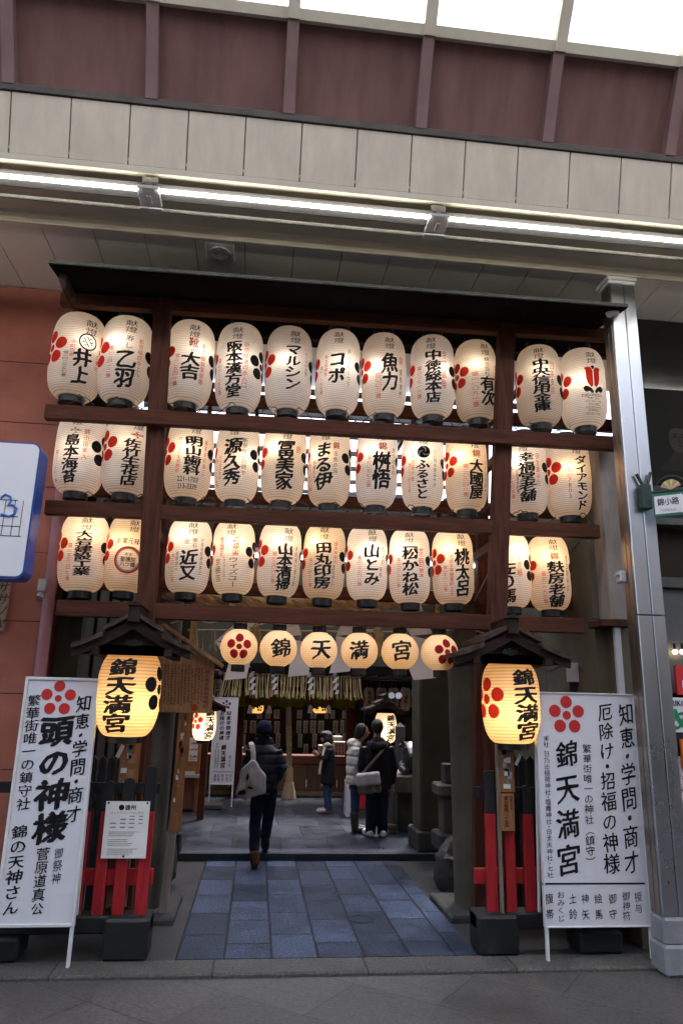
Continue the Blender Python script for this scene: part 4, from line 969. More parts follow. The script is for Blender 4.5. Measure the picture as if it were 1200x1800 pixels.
# six round lanterns on a cord
rl_ = [(420, 1136.5, 'plum', 0., 'a red plum blossom crest, at the left end'), (489, 1139, '錦', .15, 'the character for brocade'), (560.4, 1142, '天', .14, 'the character for heaven'), (632, 1143, '満', -.03, 'a dense black character, fourth along'), (702.5, 1144.5, '宮', .1, 'a black character under a roof stroke, fifth along'), (772.6, 1146.5, 'plum', .42, 'a red plum blossom crest, at the right end')]
for cx, cy, ch, s, look in rl_:
    def mk(b, place, Rm, H, ch=ch, s=s):
        u = math.asin(s)*Rm
        if ch == 'plum': crest(b, 2, u, H*.5, .47*Rm, .235*Rm, .15*Rm, place)
        else: column(b, 1, ch, place, u, H*.8, u, H*.2, 1.18*Rm, bold=.03, wob=.03, rise=.06, cuts=6)
    make_lantern('round_lantern', f'small round glowing lantern with {look}', 'lantern', 'round lanterns strung under the rack', cx, 32.5, cy-32, cy+32, 6.12, prof_round, PAPERR, .3, (0, .15, .6), mk, red=CREST2L, tops=.045, bots=.05, cap_r=.36)
b = MB(); pts = []
for i in range(61):
    px = 300+i*(560/60); y = 1095+ (px-420)*.028 + 4*math.sin(px*.09)+3*math.sin(px*.031); pts.append(at(px, y, 6.15))
b.tube(pts, .006, 6); tag(b.build('cord', M('white_electric_cable', (.5, .5, .47), .6)), 'white sagging cable strung above the round lanterns', 'cable')
# loose black wiring along the two upper beams
for nm, (y0, k), lab in (('a', (703, .058), 'loose black wiring loops above the top front beam'), ('b', (872, .046), 'loose black wiring loops above the second front beam')):
    b = MB(); rr2 = random.Random(9 if nm == 'a' else 4)
    for seg in range(15):
        xa = 120+seg*62+rr2.uniform(-12, 12); n = 12; pts = []; ph = rr2.uniform(0, 6)
        for i in range(n+1):
            f = i/n; px = xa+f*62; py = y0+(px-100)*k+14*math.sin(f*math.pi*2+ph)*rr2.uniform(.5, 1)
            pts.append(at(px, py, 6.18+.1*math.sin(f*5+ph)))
        b.tube(pts, .0045, 5)
    tag(b.build('wiring', BLACK), lab, 'wiring')
# cool tube behind the bottom row
A = at(345, 972, 6.95); B = at(850, 996, 6.95)
t = thing('strip_light', 'cool white strip light showing through the gaps of the bottom lantern row', 'light', (A+B)/2)
b = MB(); b.tube([A, B], .018, 10); b.build('tube', TUBE2, t, True)
b = MB(); b.beam(A+Vector((-.05, .02, .055)), B+Vector((.05, .02, .055)), .05, .055, 0, .004); b.build('housing', GREYM, t)

# ------------------------------------------------------------------ great lanterns under little gabled roofs
def roofed_lantern(side, cx, hw, yt, yb, Y, peak, eL, eR, marks, lab, labr, watts, dep_=.34, post=True, paper=None, grp='great amber lanterns', grp2='gabled lantern shelters', bold=.042):
    P = at(cx, yb, Y); Yg = Y-dep_; pk = at(*peak, Yg); a = at(*eL, Yg); c = at(*eR, Yg); ez = (a.z+c.z)/2
    g = thing('lantern_shelter', labr, 'lantern shelter', (P.x, Y, 0), grp2)
    Y0, Y1 = Y-dep_, Y+dep_
    hwR = (c.x-a.x)/2; xm = (a.x+c.x)/2; rise = pk.z-.10-ez
    def slope(s, o=0.):                                         # slightly concave roof line
        pts = []
        for i in range(7):
            f = i/6; pts.append((xm+s*hwR*f, ez+.02+rise*((1-f)**1.25)+o))
        return pts
    for s in (-1, 1):
        top = slope(s, .035); bot = slope(s, 0)
        for k, (f0, f1, dz) in enumerate(((0, 4, .0), (3, 7, -.022))):
            t_, b_ = top[f0:f1+0 if f1 < 7 else 7], bot[f0:f1+0 if f1 < 7 else 7]
            if k == 0: t_, b_ = top[0:4], bot[0:4]
            else: t_, b_ = top[3:7], bot[3:7]
            b = MB(); poly = [(x, z+dz+(.022 if k == 0 else .0)) for x, z in t_]+[(x, z+dz+(.022 if k == 0 else 0)) for x, z in b_[::-1]]
            b.prism(poly, Y0-.01*k, Y1); b.build('roof_slope', ROOFW, g)
        b = MB(); A_ = slope(s, -.03)
        b.prism([(x, z+.028) for x, z in A_]+[(x, z-.055) for x, z in A_[::-1]], Y0+.03, Y0+.075); b.build('bargeboard', DARKW, g)
    b = MB(); b.box((xm-.045, Y0-.02, ez+rise-.02), (xm+.045, Y1+.01, ez+rise+.11), 0, None, .008); b.prism([(xm-.055, ez+rise+.11), (xm+.055, ez+rise+.11), (xm, ez+rise+.145)], Y0-.035, Y1+.02); b.build('ridge_beam', DARKW, g)
    b = MB(); inner = slope(-1, -.06)[::-1]+slope(1, -.06)[1:]
    b.prism([(x*.86+xm*.14, z) for x, z in inner]+[(xm+hwR*.68, ez+.03), (xm-hwR*.68, ez+.03)], Y0+.10, Y0+.14)
    n = 16; b.build('gable_board', DARKW, g)
    b = MB(); b.prism([(xm-.075, ez+.045), (xm-.05, ez+.075), (xm-.02, ez+.07), (xm, ez+.09), (xm+.02, ez+.07), (xm+.05, ez+.075), (xm+.075, ez+.045), (xm, ez+.02)], Y0+.085, Y0+.099); b.build('gable_pendant', BLACK, g)
    b = MB(); b.box((xm-hwR*.78, Y0+.1, ez-.01), (xm+hwR*.78, Y0+.17, ez+.04), 0, None, .006); b.build('tie_beam', DARKW, g)
    for sx in (-.62, .62):
        b = MB(); b.box((xm+hwR*sx-.03, Y0+.02, ez-.05), (xm+hwR*sx+.03, Y1, ez+.005), 0, None, .005); b.build('side_beam', DARKW, g)
    if post:
        b = MB(); b.box((P.x-.05, Y1-.09, 0), (P.x+.05, Y1-.0, ez+.1), 0, None, .006); b.build('post', WOODZ, g)
    l = make_lantern('great_lantern', lab, 'lantern', grp, cx, hw, yt, yb, Y, prof_great, paper or PAPERB, watts, (.1, .3, .36), marks, tops=.05, bots=.045, cap_r=.52, segs=64)
    return g, l
def prof_great(t):
    w_ = abs(2*t-1); return .52+.48*(max(0, 1-w_**2.7))**.5
def great_marks(s0, w_, crest_s, mi, k=1., bold=.042):
    def f(b, place, Rm, H):
        u = math.asin(s0[0])*Rm; u1 = math.asin(s0[1])*Rm
        column(b, 1, '錦天満宮', place, u, H*.90, u1, H*.04, w_*Rm, bold=bold, wob=.02, rise=.05, cuts=6, fill=1.02)
        if crest_s is not None: crest(b, mi, math.asin(crest_s)*Rm, H*(.53 if mi == 2 else .55), .5*Rm, .24*Rm, .17*Rm, place)
    return f
roofed_lantern(0, 226, 54.5, 1142, 1296, 5.95, (222, 1066), (125, 1132), (334, 1150), great_marks((-.27, -.40), .98, .93, 1), 'big amber paper lantern with a black blossom crest, beside the notice board', 'little gabled shelter over the big lantern at the left, with a shingled roof', 2.2)
roofed_lantern(1, 898.5, 50.5, 1161, 1308, 5.95, (919, 1090), (800, 1158), (1005, 1156), great_marks((.52, .60), .98, -.8, 2), 'big amber paper lantern with a red blossom crest, in front of the stone column', 'little gabled shelter over the big lantern at the right, with a shingled roof', 2.2)

# ------------------------------------------------------------------ red and black fences
def fence(name, lab, pick, xbeam0, xbeam1, foot, Y=6.12):
    g = thing(name, lab, 'fence', ((xbeam0+xbeam1)/2, Y, 0), 'red and black picket fences')
    b = MB()
    b.box((xbeam0, Y-.09, .16), (xbeam1, Y+.09, .28), 0, None, .012)
    b.box((foot[0], Y-.16, .0), (foot[1], Y+.12, .278), 0, None, .02); b.box((foot[2], Y-.16, .0), (foot[3], Y+.12, .16), 0, None, .02); b.build('base_beam', BLACKW, g)
    b = MB(); b.box((xbeam0+.02, Y-.01, .47), (xbeam1-.02, Y+.03, .585), 0, None, .004); b.build('lower_rail', RED, g)
    b = MB(); b.box((xbeam0+.02, Y-.01, 1.12), (xbeam1-.02, Y+.03, 1.2), 0, None, .004); b.build('upper_rail', BLACKW, g)
    for (x, zb, wd, zr, zt, rounded) in pick:
        b = MB(); b.box((x-wd/2, Y-.055, zb), (x+wd/2, Y-.012, zr), 0, None, .004); b.build('red_picket', RED, g)
        b = MB()
        if rounded: b.prism([(x-wd/2, zr+.001), (x+wd/2, zr+.001)]+[(x+wd/2*math.cos(R(a)), zt-wd/2+wd/2*math.sin(R(a))) for a in range(0, 181, 30)], Y-.056, Y-.012)
        else: b.box((x-wd/2, Y-.056, zr+.001), (x+wd/2, Y-.012, zt), 0, None, .006)
        b.build('black_picket_head', BLACKW, g)
    return g
FYY = 6.06
def fx(px, py): return at(px, py, FYY).x
fence('picket_fence', 'red and black picket fence behind the left white sign, a paper notice on it', [(fx(167, 1632), .24, .085, 1.0, 1.22, True), (fx(203, 1632), .24, .085, 1.0, 1.24, True), (fx(243, 1634), .2, .09, 1.0, 1.33, False), (fx(127, 1632), .24, .085, 1.0, 1.22, True), (fx(85, 1632), .24, .085, 1.0, 1.22, True), (fx(45, 1632), .24, .085, 1.0, 1.3, False)], -1.98, fx(262, 1660), (fx(183, 1660), fx(262, 1660), -1.95, -1.6), FYY+.06)
fence('picket_fence', 'red and black picket fence behind the right white sign, with a wooden plate post', [(fx(868, 1630), .2, .085, 1.0, 1.33, False), (fx(893, 1630)+.04, .24, .085, 1.0, 1.23, True), (fx(932, 1630)+.02, .24, .085, 1.0, 1.22, True), (fx(970, 1630), .24, .085, 1.0, 1.22, True), (fx(1010, 1630), .24, .085, 1.0, 1.22, True), (fx(1060, 1630), .24, .085, 1.0, 1.3, False)], fx(836, 1660), 3.0, (fx(836, 1660), fx(906, 1660), 2.6, 2.95), FYY+.06)
# paper notice pinned to the left fence
Y = 6.035; A = at(184, 1408, Y); B = at(262, 1410, Y); Cc = at(180, 1508, Y); D = at(253, 1511, Y)
b = MB(); zt, zb = (A.z+B.z)/2, (Cc.z+D.z)/2; x0, x1 = (A.x+Cc.x)/2, (B.x+D.x)/2+.01
b.box((x0, Y, zt-(zt-zb)), (x1, Y+.004, zt)); pl = flat_place(Y, .002); W, Hh = x1-x0, zt-zb
dot(b, 1, x0+W*.36, zt-Hh*.11, W*.06, pl); annulus(b, 2, x0+W*.36, zt-Hh*.11, W*.02, W*.03, pl, 12)
line_text(b, 1, '遠州', pl, x0+W*.56, zt-Hh*.11, W*.24, Hh*.10, .02)
line_text(b, 3, 'はじめてのいけばな教室', pl, x0+W*.5, zt-Hh*.205, W*.74, Hh*.05, .01)
rr = random.Random(2)
for f, h in ((.265, .02), (.32, .022), (.39, .022), (.46, .022)):
    for q in ((.2, .14), (.42, .12), (.62, .12), (.82, .1)):
        if rr.random() < .8: b.add([pl(x0+W*(q[0]+dx*q[1]), zt-Hh*(f+dz*h*.5)) for dx, dz in ((-.5, 1), (.5, 1), (.5, -1), (-.5, -1))], [[0, 1, 2, 3]], 3)
for i in range(13):
    f = .54+i*.033; e = rr.uniform(.55, .82)
    if i not in (3, 8): b.add([pl(x0+W*x, zt-Hh*(f+dz)) for x, dz in ((.12, .006), (e, .006), (e, -.004), (.12, -.004))], [[0, 1, 2, 3]], 3)
for u, v in ((.06, .03), (.94, .03), (.5, .965)): dot(b, 1, x0+W*u, zt-Hh*v, .008, pl)
tag(b.build('paper_notice', [PAPERW, INK, PAPERW, INKG]), 'white printed notice pinned to the left red fence', 'notice')
# post with wooden plate and pasted slips, right fence
Y = 6.03; g = thing('slip_post', 'brown post with pasted paper slips and an orange lettered plate, right fence', 'post', (at(886, 1630, Y).x, Y, 0))
A = at(870, 1308, Y); B = at(906, 1394, Y); Cc = at(877, 1395, Y); D = at(903, 1461, Y)
b = MB(); b.box((A.x+.01, Y+.005, .25), (A.x+.035, Y+.05, A.z), 0, None, .004); b.build('pole', GREYW, g)
b = MB(); b.box((A.x+.036, Y+.01, B.z-.0), (B.x, Y+.045, A.z), 0, None, .004); b.build('slip_board', ORNW, g)
b = MB(); rr = random.Random(8)
for i in range(9):
    z = B.z+.03+(A.z-B.z-.08)*i/9; x = A.x+.05+rr.uniform(0, .05)
    b.box((x, Y+.005, z), (x+.03+rr.uniform(0, .03), Y+.009, z+.03+rr.uniform(0, .05)), i % 3)
b.build('paper_slip', [PAPERW, GREYW, M('silver_slip', (.35, .37, .42), .4, .4)], g)
b = MB(); b.box((Cc.x, Y-.02, D.z), (D.x+.005, Y+.0, Cc.z), 0, None, .004)
px_col(b, 1, '菅公聖蹟二十五拝', (888.5, 1400), (890, 1456), 8.5, Y-.02, bold=.015); px_col(b, 1, '京都市中京', (897.5, 1399), (898.5, 1424), 4.5, Y-.02); b.build('lettered_plate', [ORNW, BROWNI], g)
b = MB(); P = at(909, 1336, Y); b.box((P.x-.012, Y-.02, P.z-.045), (P.x+.012, Y-.012, P.z+.05), 0, Matrix.Translation(P) @ Matrix.Rotation(R(28), 4, 'Y') @ Matrix.Translation(-P)); b.build('hanging_tag', PAPERW, g)
# similar pasted post at the left
Y = 6.18; A = at(214, 1300, Y); B = at(240, 1385, Y)
g = thing('slip_post', 'brown post with pasted paper slips below the left big lantern', 'post', ((A.x+B.x)/2, Y, 0))
b = MB(); b.box((A.x, Y, .3), (B.x, Y+.05, A.z+.1), 0, None, .005); b.build('slip_board', ORNW, g)
b = MB(); rr = random.Random(4)
for i in range(10):
    z = B.z+(A.z-B.z)*i/10; x = A.x+rr.uniform(.0, .07)
    b.box((x, Y-.006, z), (x+.03+rr.uniform(0, .03), Y-.002, z+.025+rr.uniform(0, .05)), i % 3)
b.build('paper_slip', [PAPERW, GREYW, BOARD], g)
b = MB(); P = at(211, 1321, Y-.05); b.box((P.x-.015, Y-.05, P.z-.05), (P.x+.015, Y-.042, P.z+.05), 0, Matrix.Translation(P) @ Matrix.Rotation(R(24), 4, 'Y') @ Matrix.Translation(-P)); b.build('hanging_tag', PAPERW, g)

# ------------------------------------------------------------------ white standing signs
def quad_board(g, TLp, TRp, BRp, BLp, Y, fr=.022, th=.035):
    a, b_, c, d = (at(*p, Y) for p in (TLp, TRp, BRp, BLp))
    x0, x1 = (a.x+d.x)/2, (b_.x+c.x)/2; zt, zb = (a.z+b_.z)/2, (c.z+d.z)/2
    b = MB()
    b.box((x0, Y-.012, zb), (x0+fr, Y+th, zt), 0, None, .003); b.box((x1-fr, Y-.012, zb), (x1, Y+th, zt), 0, None, .003)
    b.box((x0+fr, Y-.011, zb), (x1-fr, Y+th-.002, zb+fr), 0, None, .003); b.box((x0+fr, Y-.011, zt-fr), (x1-fr, Y+th-.002, zt), 0, None, .003)
    b.build('frame', WHITEF, g)
    f = MB(); f.box((x0+fr+.001, Y, zb+fr+.001), (x1-fr-.001, Y+th-.01, zt-fr-.001))
    return f, x0, x1, zb, zt
Y = 5.86; g = thing('standing_sign', 'white standing sign with a red blossom crest, leaning by the left fence', 'sign', (-1.5, Y, 0), 'white lettered standing signs')
f, x0, x1, zb, zt = quad_board(g, (36, 1189), (172, 1193), (136, 1627), (-2, 1634), Y)
P = at(102.5, 1228, Y); k = depth(P)/FPX; crest(f, 2, P.x, P.z, 21*k, 9.6*k, 6*k, flat_place(Y, .003))
px_col(f, 1, '知恵・学問・商才', (149, 1222), (127, 1449), 26, Y, bold=.018, wob=.05, rise=.12)
px_col(f, 1, '頭の神様', (101, 1258), (85, 1486), 55, Y, bold=.045, wob=.04, rise=.12)
px_col(f, 1, '繁華街唯一の鎮守社', (61, 1221), (40, 1426), 23, Y, bold=.012, wob=.05, rise=.12)
px_col(f, 1, '御祭神', (104, 1490), (98, 1556), 16, Y, bold=.008, wob=.05, rise=.1)
px_col(f, 1, '菅原道真公', (76.5, 1490), (64, 1611), 22, Y, bold=.012, wob=.05, rise=.1)
px_col(f, 1, '錦の天神さん', (36, 1450), (17, 1611), 28, Y, bold=.02, wob=.05, rise=.12)
f.build('sign_panel', [WHITE, INK, REDI], g)
b = MB(); xr_ = x1-.02
b.box((x1-.028, Y-.005, -.0), (x1-.004, Y+.03, zb-.001), 0, None, .003); b.build('leg', WHITEF, g)
b = MB(); b.box((x0+.004, Y-.005, -.0), (x0+.028, Y+.03, zb-.001), 0, None, .003); b.build('leg', WHITEF, g)
for xx in (x1-.03, x0+.01):
    b = MB(); b.beam((xx+.01, Y+.04, zt-.3), (xx+.01, Y+.14, .3), .02, .02, 0, .003); b.build('back_strut', WHITEF, g)
Y = 5.84; g = thing('standing_sign', 'wide white standing sign with a red crest and ruled bottom row, by the steel pillar', 'sign', (2.8, Y, 0), 'white lettered standing signs')
f, x0, x1, zb, zt = quad_board(g, (945, 1215), (1122, 1222), (1139, 1630), (951, 1632), Y, .012)
P = at(995.5, 1257.5, Y); k = depth(P)/FPX; crest(f, 2, P.x, P.z, 22.5*k, 10.7*k, 7.6*k, flat_place(Y, .003))
px_col(f, 1, '知恵・学問・商才', (1099, 1236), (1110, 1540), 28, Y, bold=.012, wob=.05, rise=.12)
px_col(f, 1, '厄除け・招福の神様', (1062, 1236), (1075, 1538), 28, Y, bold=.012, wob=.05, rise=.12)
px_col(f, 1, '繁華街唯一の神社（鎮守）', (1030.5, 1308), (1038, 1525), 17, Y, bold=.004, wob=.05, rise=.1)
px_col(f, 1, '錦天満宮', (995, 1297), (999, 1545), 43, Y, bold=.02, wob=.04, rise=.12, fill=.86)
px_col(f, 1, '末社、日乃出稲荷神社・塩竈神社・白太夫神社・七社', (959, 1293), (967, 1545), 11, Y, bold=.002, wob=.05, rise=.1)
a, c = at(952, 1554, Y), at(1135, 1556, Y); f.box((a.x, Y-.003, a.z-.006), (c.x-.01, Y-.0025, a.z+.006), 1)
for t_, x_, lo in (('授与', 1121, 1608), ('御神符', 1100, 1620), ('御守', 1076, 1622), ('絵馬', 1051, 1622), ('神矢', 1028, 1622), ('土鈴', 1006, 1622), ('おみくじ', 985, 1622), ('腹帯', 965, 1622)):
    px_col(f, 1, t_, (x_-.5, 1567), (x_+1, lo), 15, Y, bold=.006, wob=.05, rise=.1, hmax=.075)
f.build('sign_panel', [WHITE, INK, REDI], g)
for xx in (x0+.004, x1-.028):
    b = MB(); b.box((xx, Y-.005, 0), (xx+.022, Y+.03, zb-.001), 0, None, .003); b.build('leg', WHITEF, g)
for xx in (x0+.012, x1-.03):
    b = MB(); b.beam((xx, Y+.04, zt-.3), (xx, Y+.14, .3), .02, .02, 0, .003); b.build('back_strut', WHITEF, g)

# ------------------------------------------------------------------ stone torii with rope and paper streamers
g = thing('stone_torii', 'weathered grey granite gateway with two leaning columns behind the lanterns', 'torii gate', (.6, 7.25, 0))
for (bl, br, tl, tr_) in (((222, 1590), (262, 1590), (238, 1290), (300, 1290)), ((806, 1590), (869, 1590), (782, 1180), (858, 1180))):
    Yc = 7.25
    pb = (at(*bl, Yc)+at(*br, Yc))/2; pt = (at(*tl, Yc)+at(*tr_, Yc))/2
    d = (pt-pb)/(pt.z-pb.z); d.y = 0
    r0 = .20
    b = MB(); zsq = [-.05, .0, .3, .8, 1.4, 2.0, 2.7, 3.4, 4.0]
    b.tube([pb+d*(z-pb.z) for z in zsq], [r0*1.06, r0*1.05, r0*1.02, r0, r0*.98, r0*.96, r0*.94, r0*.92, r0*.9], 28); b.build('column', STONE, g, True)
    b = MB(); x = (pb+d*(0-pb.z)).x; b.box((x-.36, Yc-.42, -.1), (x+.36, Yc+.4, .05), 0, None, .015); b.build('plinth', DSTONE, g)
b = MB(); b.box((-1.61, 7.13, 2.93), (3.04, 7.37, 3.22), 0, None, .015); b.build('tie_beam', STONE, g)
b = MB(); b.box((-1.61, 7.05, 3.45), (3.04, 7.45, 3.76), 0, None, .02); b.build('lintel', STONE, g)
b = MB(); b.box((.6, 7.12, 3.221), (.9, 7.38, 3.449), 0, None, .01); b.build('centre_strut', STONE, g)
# twisted straw rope
def rope_path(f): 
    A = at(283, 1050, 6.98); B = at(868, 1040, 6.98); P = A+(B-A)*f; P.z += .14*(2*f-1)**2-.10; return P
b = MB()
for k in range(3):
    pts = []
    for i in range(161):
        f = i/160; q = f*54+2*math.pi*k/3; rad = .034*(1.15-.5*abs(2*f-1)**2)
        pts.append(rope_path(f)+Vector((0, math.cos(q)*rad, math.sin(q)*rad)))
    b.tube(pts, [(.042*(1.1-.45*abs(2*i/160-1)**2)) for i in range(161)], 8)
tag(b.build('straw_rope', ROPE, None, True), 'thick twisted straw rope hung across the stone gateway', 'rope')
# big folded paper streamers
def streamer(name, lab, pts, wpx, Y, grp):
    """zigzag strip: list of (x, y) photo corners of its left edge, width in px"""
    b = MB(); th = .0015
    for i in range(len(pts)-1):
        A = at(*pts[i], Y+.02*(i % 2)); B = at(*pts[i+1], Y+.02*((i+1) % 2)); k = depth(A)/FPX*wpx
        d = Vector((k, 0, .0)); tilt = Vector((0, 0, -.18*k if i % 2 else .12*k)); o = Vector((0, -.004*i, 0))
        q = [A+o, A+d+tilt+o, B+d+tilt+o, B+o]
        b.add(q+[p+Vector((0, th, 0)) for p in q], [[0, 1, 2, 3], [7, 6, 5, 4], [0, 4, 5, 1], [1, 5, 6, 2], [2, 6, 7, 3], [3, 7, 4, 0]])
    return tag(b.build(name, SHIDE), lab, 'paper streamer', grp)
G = 'large paper streamers on the rope'
Ys = 6.92
streamer('paper_streamer', 'large folded white paper streamer behind the round blossom lantern at the left', [(408, 1046), (398, 1080), (420, 1090), (378, 1128), (402, 1165), (394, 1196)], 38, Ys, G)
streamer('paper_streamer', 'large folded white paper streamer between the first two black lettered round lanterns', [(482, 1040), (472, 1080), (486, 1092), (494, 1120), (512, 1142), (506, 1190)], 36, Ys, G)
streamer('paper_streamer', 'large folded white paper streamer between the middle two round lanterns', [(612, 1030), (622, 1075), (604, 1088), (590, 1118), (590, 1140), (578, 1184)], 36, Ys, G)
streamer('paper_streamer', 'large folded white paper streamer right of the fifth round lantern', [(690, 1036), (705, 1078), (702, 1088), (722, 1118), (708, 1152), (726, 1196)], 40, Ys, G)
# straw tassels
rr = random.Random(12)
def tassel(px, y0, y1, Y, lab, grp, n=26, r=.045):
    A = at(px, y0, Y); B = at(px, y1, Y); t = thing('straw_tassel', lab, 'tassel', A, grp)
    b = MB()
    for i in range(n):
        a = rr.uniform(0, 6.28); q = r*math.sqrt(rr.random()); 
        b.tube([A+Vector((q*.25*math.cos(a), q*.25*math.sin(a), 0)), (A+B)/2+Vector((q*.55*math.cos(a), q*.55*math.sin(a), 0)), B+Vector((q*math.cos(a), q*math.sin(a), rr.uniform(-.03, .03)))], .0045, 4)
    b.build('straw_bundle', STRAW, t)
    z = A.z-(A.z-B.z)*.3; b = MB(); b.tube([(A.x, Y, z-.012), (A.x, Y, z+.012)], r*.55, 10); b.build('binding', ROPE, t); return t
tassel(340, 1050, 1140, 7.0, 'straw tassel hanging from the rope above the notice board', 'straw tassels on the rope')
tassel(450, 1048, 1130, 7.0, 'straw tassel hanging from the rope between the left blossom lantern and the next', 'straw tassels on the rope')
tassel(560, 1055, 1120, 7.0, 'straw tassel hanging from the rope above the third round lantern', 'straw tassels on the rope')
tassel(665, 1050, 1150, 7.0, 'straw tassel hanging from the rope between the fourth and fifth round lanterns', 'straw tassels on the rope')
tassel(768, 1050, 1120, 7.0, 'straw tassel hanging from the rope above the right blossom lantern', 'straw tassels on the rope')
def strawfringe(name, lab, pL, pR, hpx, Y, n, spread=.02, endflare=0.):
    A = at(*pL, Y); B = at(*pR, Y); H = hpx*depth(A)/FPX; t = thing(name, lab, 'straw fringe', (A+B)/2)
    b = MB(); b.tube([A, B], .012, 8); b.build('cord', ROPE, t, True)
    b = MB()
    for i in range(n):
        f = (i+rr.uniform(.1, .9))/n; P = A+(B-A)*f; dx = rr.uniform(-spread, spread)+endflare*max(0, f-.8)*.8-endflare*max(0, .2-f)*.8
        for k in range(2):
            b.tube([P+Vector((rr.uniform(-.006, .006), rr.uniform(-.01, .01), 0)), P+Vector((dx*.4, rr.uniform(-.02, .02), -H*.5)), P+Vector((dx+rr.uniform(-.02, .02), rr.uniform(-.02, .02), -H*rr.uniform(.86, 1.03)))], rr.uniform(.004, .008), 4)
    b.build('straw', STRAW, t); return t
strawfringe('straw_fringe', 'sparse dim straw fringe hanging behind the round lanterns', (330, 1108), (705, 1112), 40, 7.9, 26, .015)

# ------------------------------------------------------------------ wooden notice board on its post
Y = 6.98; g = thing('notice_board', 'wooden notice board with a small sloped roof and brown brushed writing', 'notice board', (at(290, 1615, Y).x, Y, 0))
TL, TR, BR, BL, AP = (at(*p, Y) for p in ((268, 1165), (378, 1166), (371, 1256), (268, 1252), (290, 1100)))
z0 = BL.z; b = MB()
b.prism([(BL.x-.15, z0), (BR.x, z0), (BR.x, TR.z), (AP.x, AP.z-.07), (BL.x-.15, TL.z+.12)], Y, Y+.035)
rr2 = random.Random(21); src = '菅原道真公御神徳学問商売繁盛厄除招福水の湧出名水日乃出稲荷神社塩竈神社白太夫神社境内年祭礼時代京都新京極通四条上る中之町'
px_col(b, 1, '錦天満宮御由緒略記', (364, 1178), (361, 1245), 8, Y, bold=.01)
for i in range(15):
    xx = 356-i*5.9; tx = ''.join(rr2.choice(src) for _ in range(15 if i > 3 else 11))
    px_col(b, 1, tx, (xx, 1168+ (6 if i < 4 else 0)), (xx-2.2, 1246-rr2.uniform(0, 16)), 4.3, Y, bold=.0, wob=.05)
P = at(342, 1244, Y); dot(b, 2, P.x, P.z, .03, flat_place(Y, .003)); b.build('board', [BOARD, BROWNI, REDS], g)
for s, e in ((1, at(392, 1172, Y)), (-1, at(205, 1160, Y))):
    b = MB(); b.beam((AP.x, Y-.02, AP.z), (e.x, Y-.02, e.z), .2, .035, 0, .004); b.build('roof_slope', BOARD, g)
for xx in (at(286, 1600, Y).x, ):
    b = MB(); b.beam((xx, Y+.06, 0), (xx+.08, Y+.06, AP.z-.06), .06, .075, 0, .004); b.build('post', GREYW, g)
b = MB(); xx = at(287, 1615, Y).x; b.box((xx-.06, Y-.05, -.02), (xx+.07, Y+.14, .03), 0, None, .006); b.build('foot', CONC, g)
# pasted slips all the way up the board's post
b = MB(); rr2 = random.Random(31)
for i in range(26):
    z = .95+i*.03; x = xx-.03+.08*z/2.4; ww = rr2.uniform(.02, .05)
    b.box((x+rr2.uniform(-.0, .02), Y+.012, z), (x+ww, Y+.018, z+rr2.uniform(.02, .07)), rr2.choice([0, 1, 1, 2]))
b.build('paper_slip', [PAPERW, ORNW, BOARD], g)
b = MB(); b.box((xx-.036+.03, Y+.019, .7), (xx+.04+.05, Y+.024, 1.72)); b.build('wrapped_panel', ORNW, g)
# ------------------------------------------------------------------ stones and inner gate posts
def rock(name, lab, c, r, seed, mat=DSTONE, cat='stone'):
    b = MB(); b.sphere((0, 0, 0), r, 20, 14)
    rr3 = random.Random(seed); off = Vector((rr3.uniform(0, 9), rr3.uniform(0, 9), 0))
    for i, v in enumerate(b.v):
        k = 1+.28*noise.noise(v*2.6/max(r)+off)+.12*noise.noise(v*7/max(r)+off); b.v[i] = Vector((v.x*k, v.y*k, max(-r[2]*.9, v.z*k)))+Vector(c)
    o = b.build(name, mat, None, True); return tag(o, lab, cat)
P = at(790, 1560, 8.0); rock('base_rock', 'dark rough rock beside the right stone column, under the little stone lantern', (2.19, 8.0, .16), (.24, .26, .34), 5)
P = at(306, 1560, 8.3); rock('base_rock', 'dark rough rock at the foot of the left gate post', (-.93, 8.2, .22), (.2, .26, .30), 8)
g = thing('stone_lantern', 'small weathered stone lantern block left of the right torii column', 'stone lantern', (2.22, 8.45, .3))
b = MB(); X0 = 2.26; b.box((X0-.2, 8.25, .30), (X0+.2, 8.65, .48), 0, None, .02); b.build('base', DSTONE, g)
b = MB(); b.box((X0-.13, 8.32, .48), (X0+.13, 8.58, .86), 0, None, .012); b.build('shaft', STONE, g)
b = MB(); b.box((X0-.19, 8.26, .86), (X0+.19, 8.64, .99), 0, None, .02); b.build('table', STONE, g)
b = MB(); b.box((X0-.1, 8.35, .99), (X0+.1, 8.55, 1.2), 0, None, .01); b.build('fire_box', DSTONE, g)
b = MB(); b.box((X0-.085, 8.343, 1.02), (X0+.0, 8.349, 1.17)); b.build('pale_face', STONE, g)
g = thing('gate_pier', 'square olive grey concrete pier on the right, behind the stone column', 'pier', (2.35, 9.75, 0))
xa, xb = at(738, 1300, 9.45).x, at(738, 1300, 9.45).x+.52
b = MB(); b.box((xa, 9.45, .32), (xb, 9.95, 4.6), 0, None, .012); b.build('shaft', OLIVE, g)
b = MB(); b.box((xa-.05, 9.40, .08), (xb+.05, 10.0, .32), 0, None, .02); b.build('base', DSTONE, g)
b = MB(); b.box((xa-.005, 9.449, .33), (xa+.03, 9.452, 2.6)); b.build('pale_edge', CONC, g)
g = thing('gate_post', 'slim dark olive gate post on a stone at the left of the passage', 'post', (-.82, 9.45, 0))
xb = at(326, 1300, 9.45).x; b = MB(); b.box((xb-.16, 9.4, .3), (xb, 9.56, 4.2), 0, None, .008); b.build('shaft', DOLIVE, g)
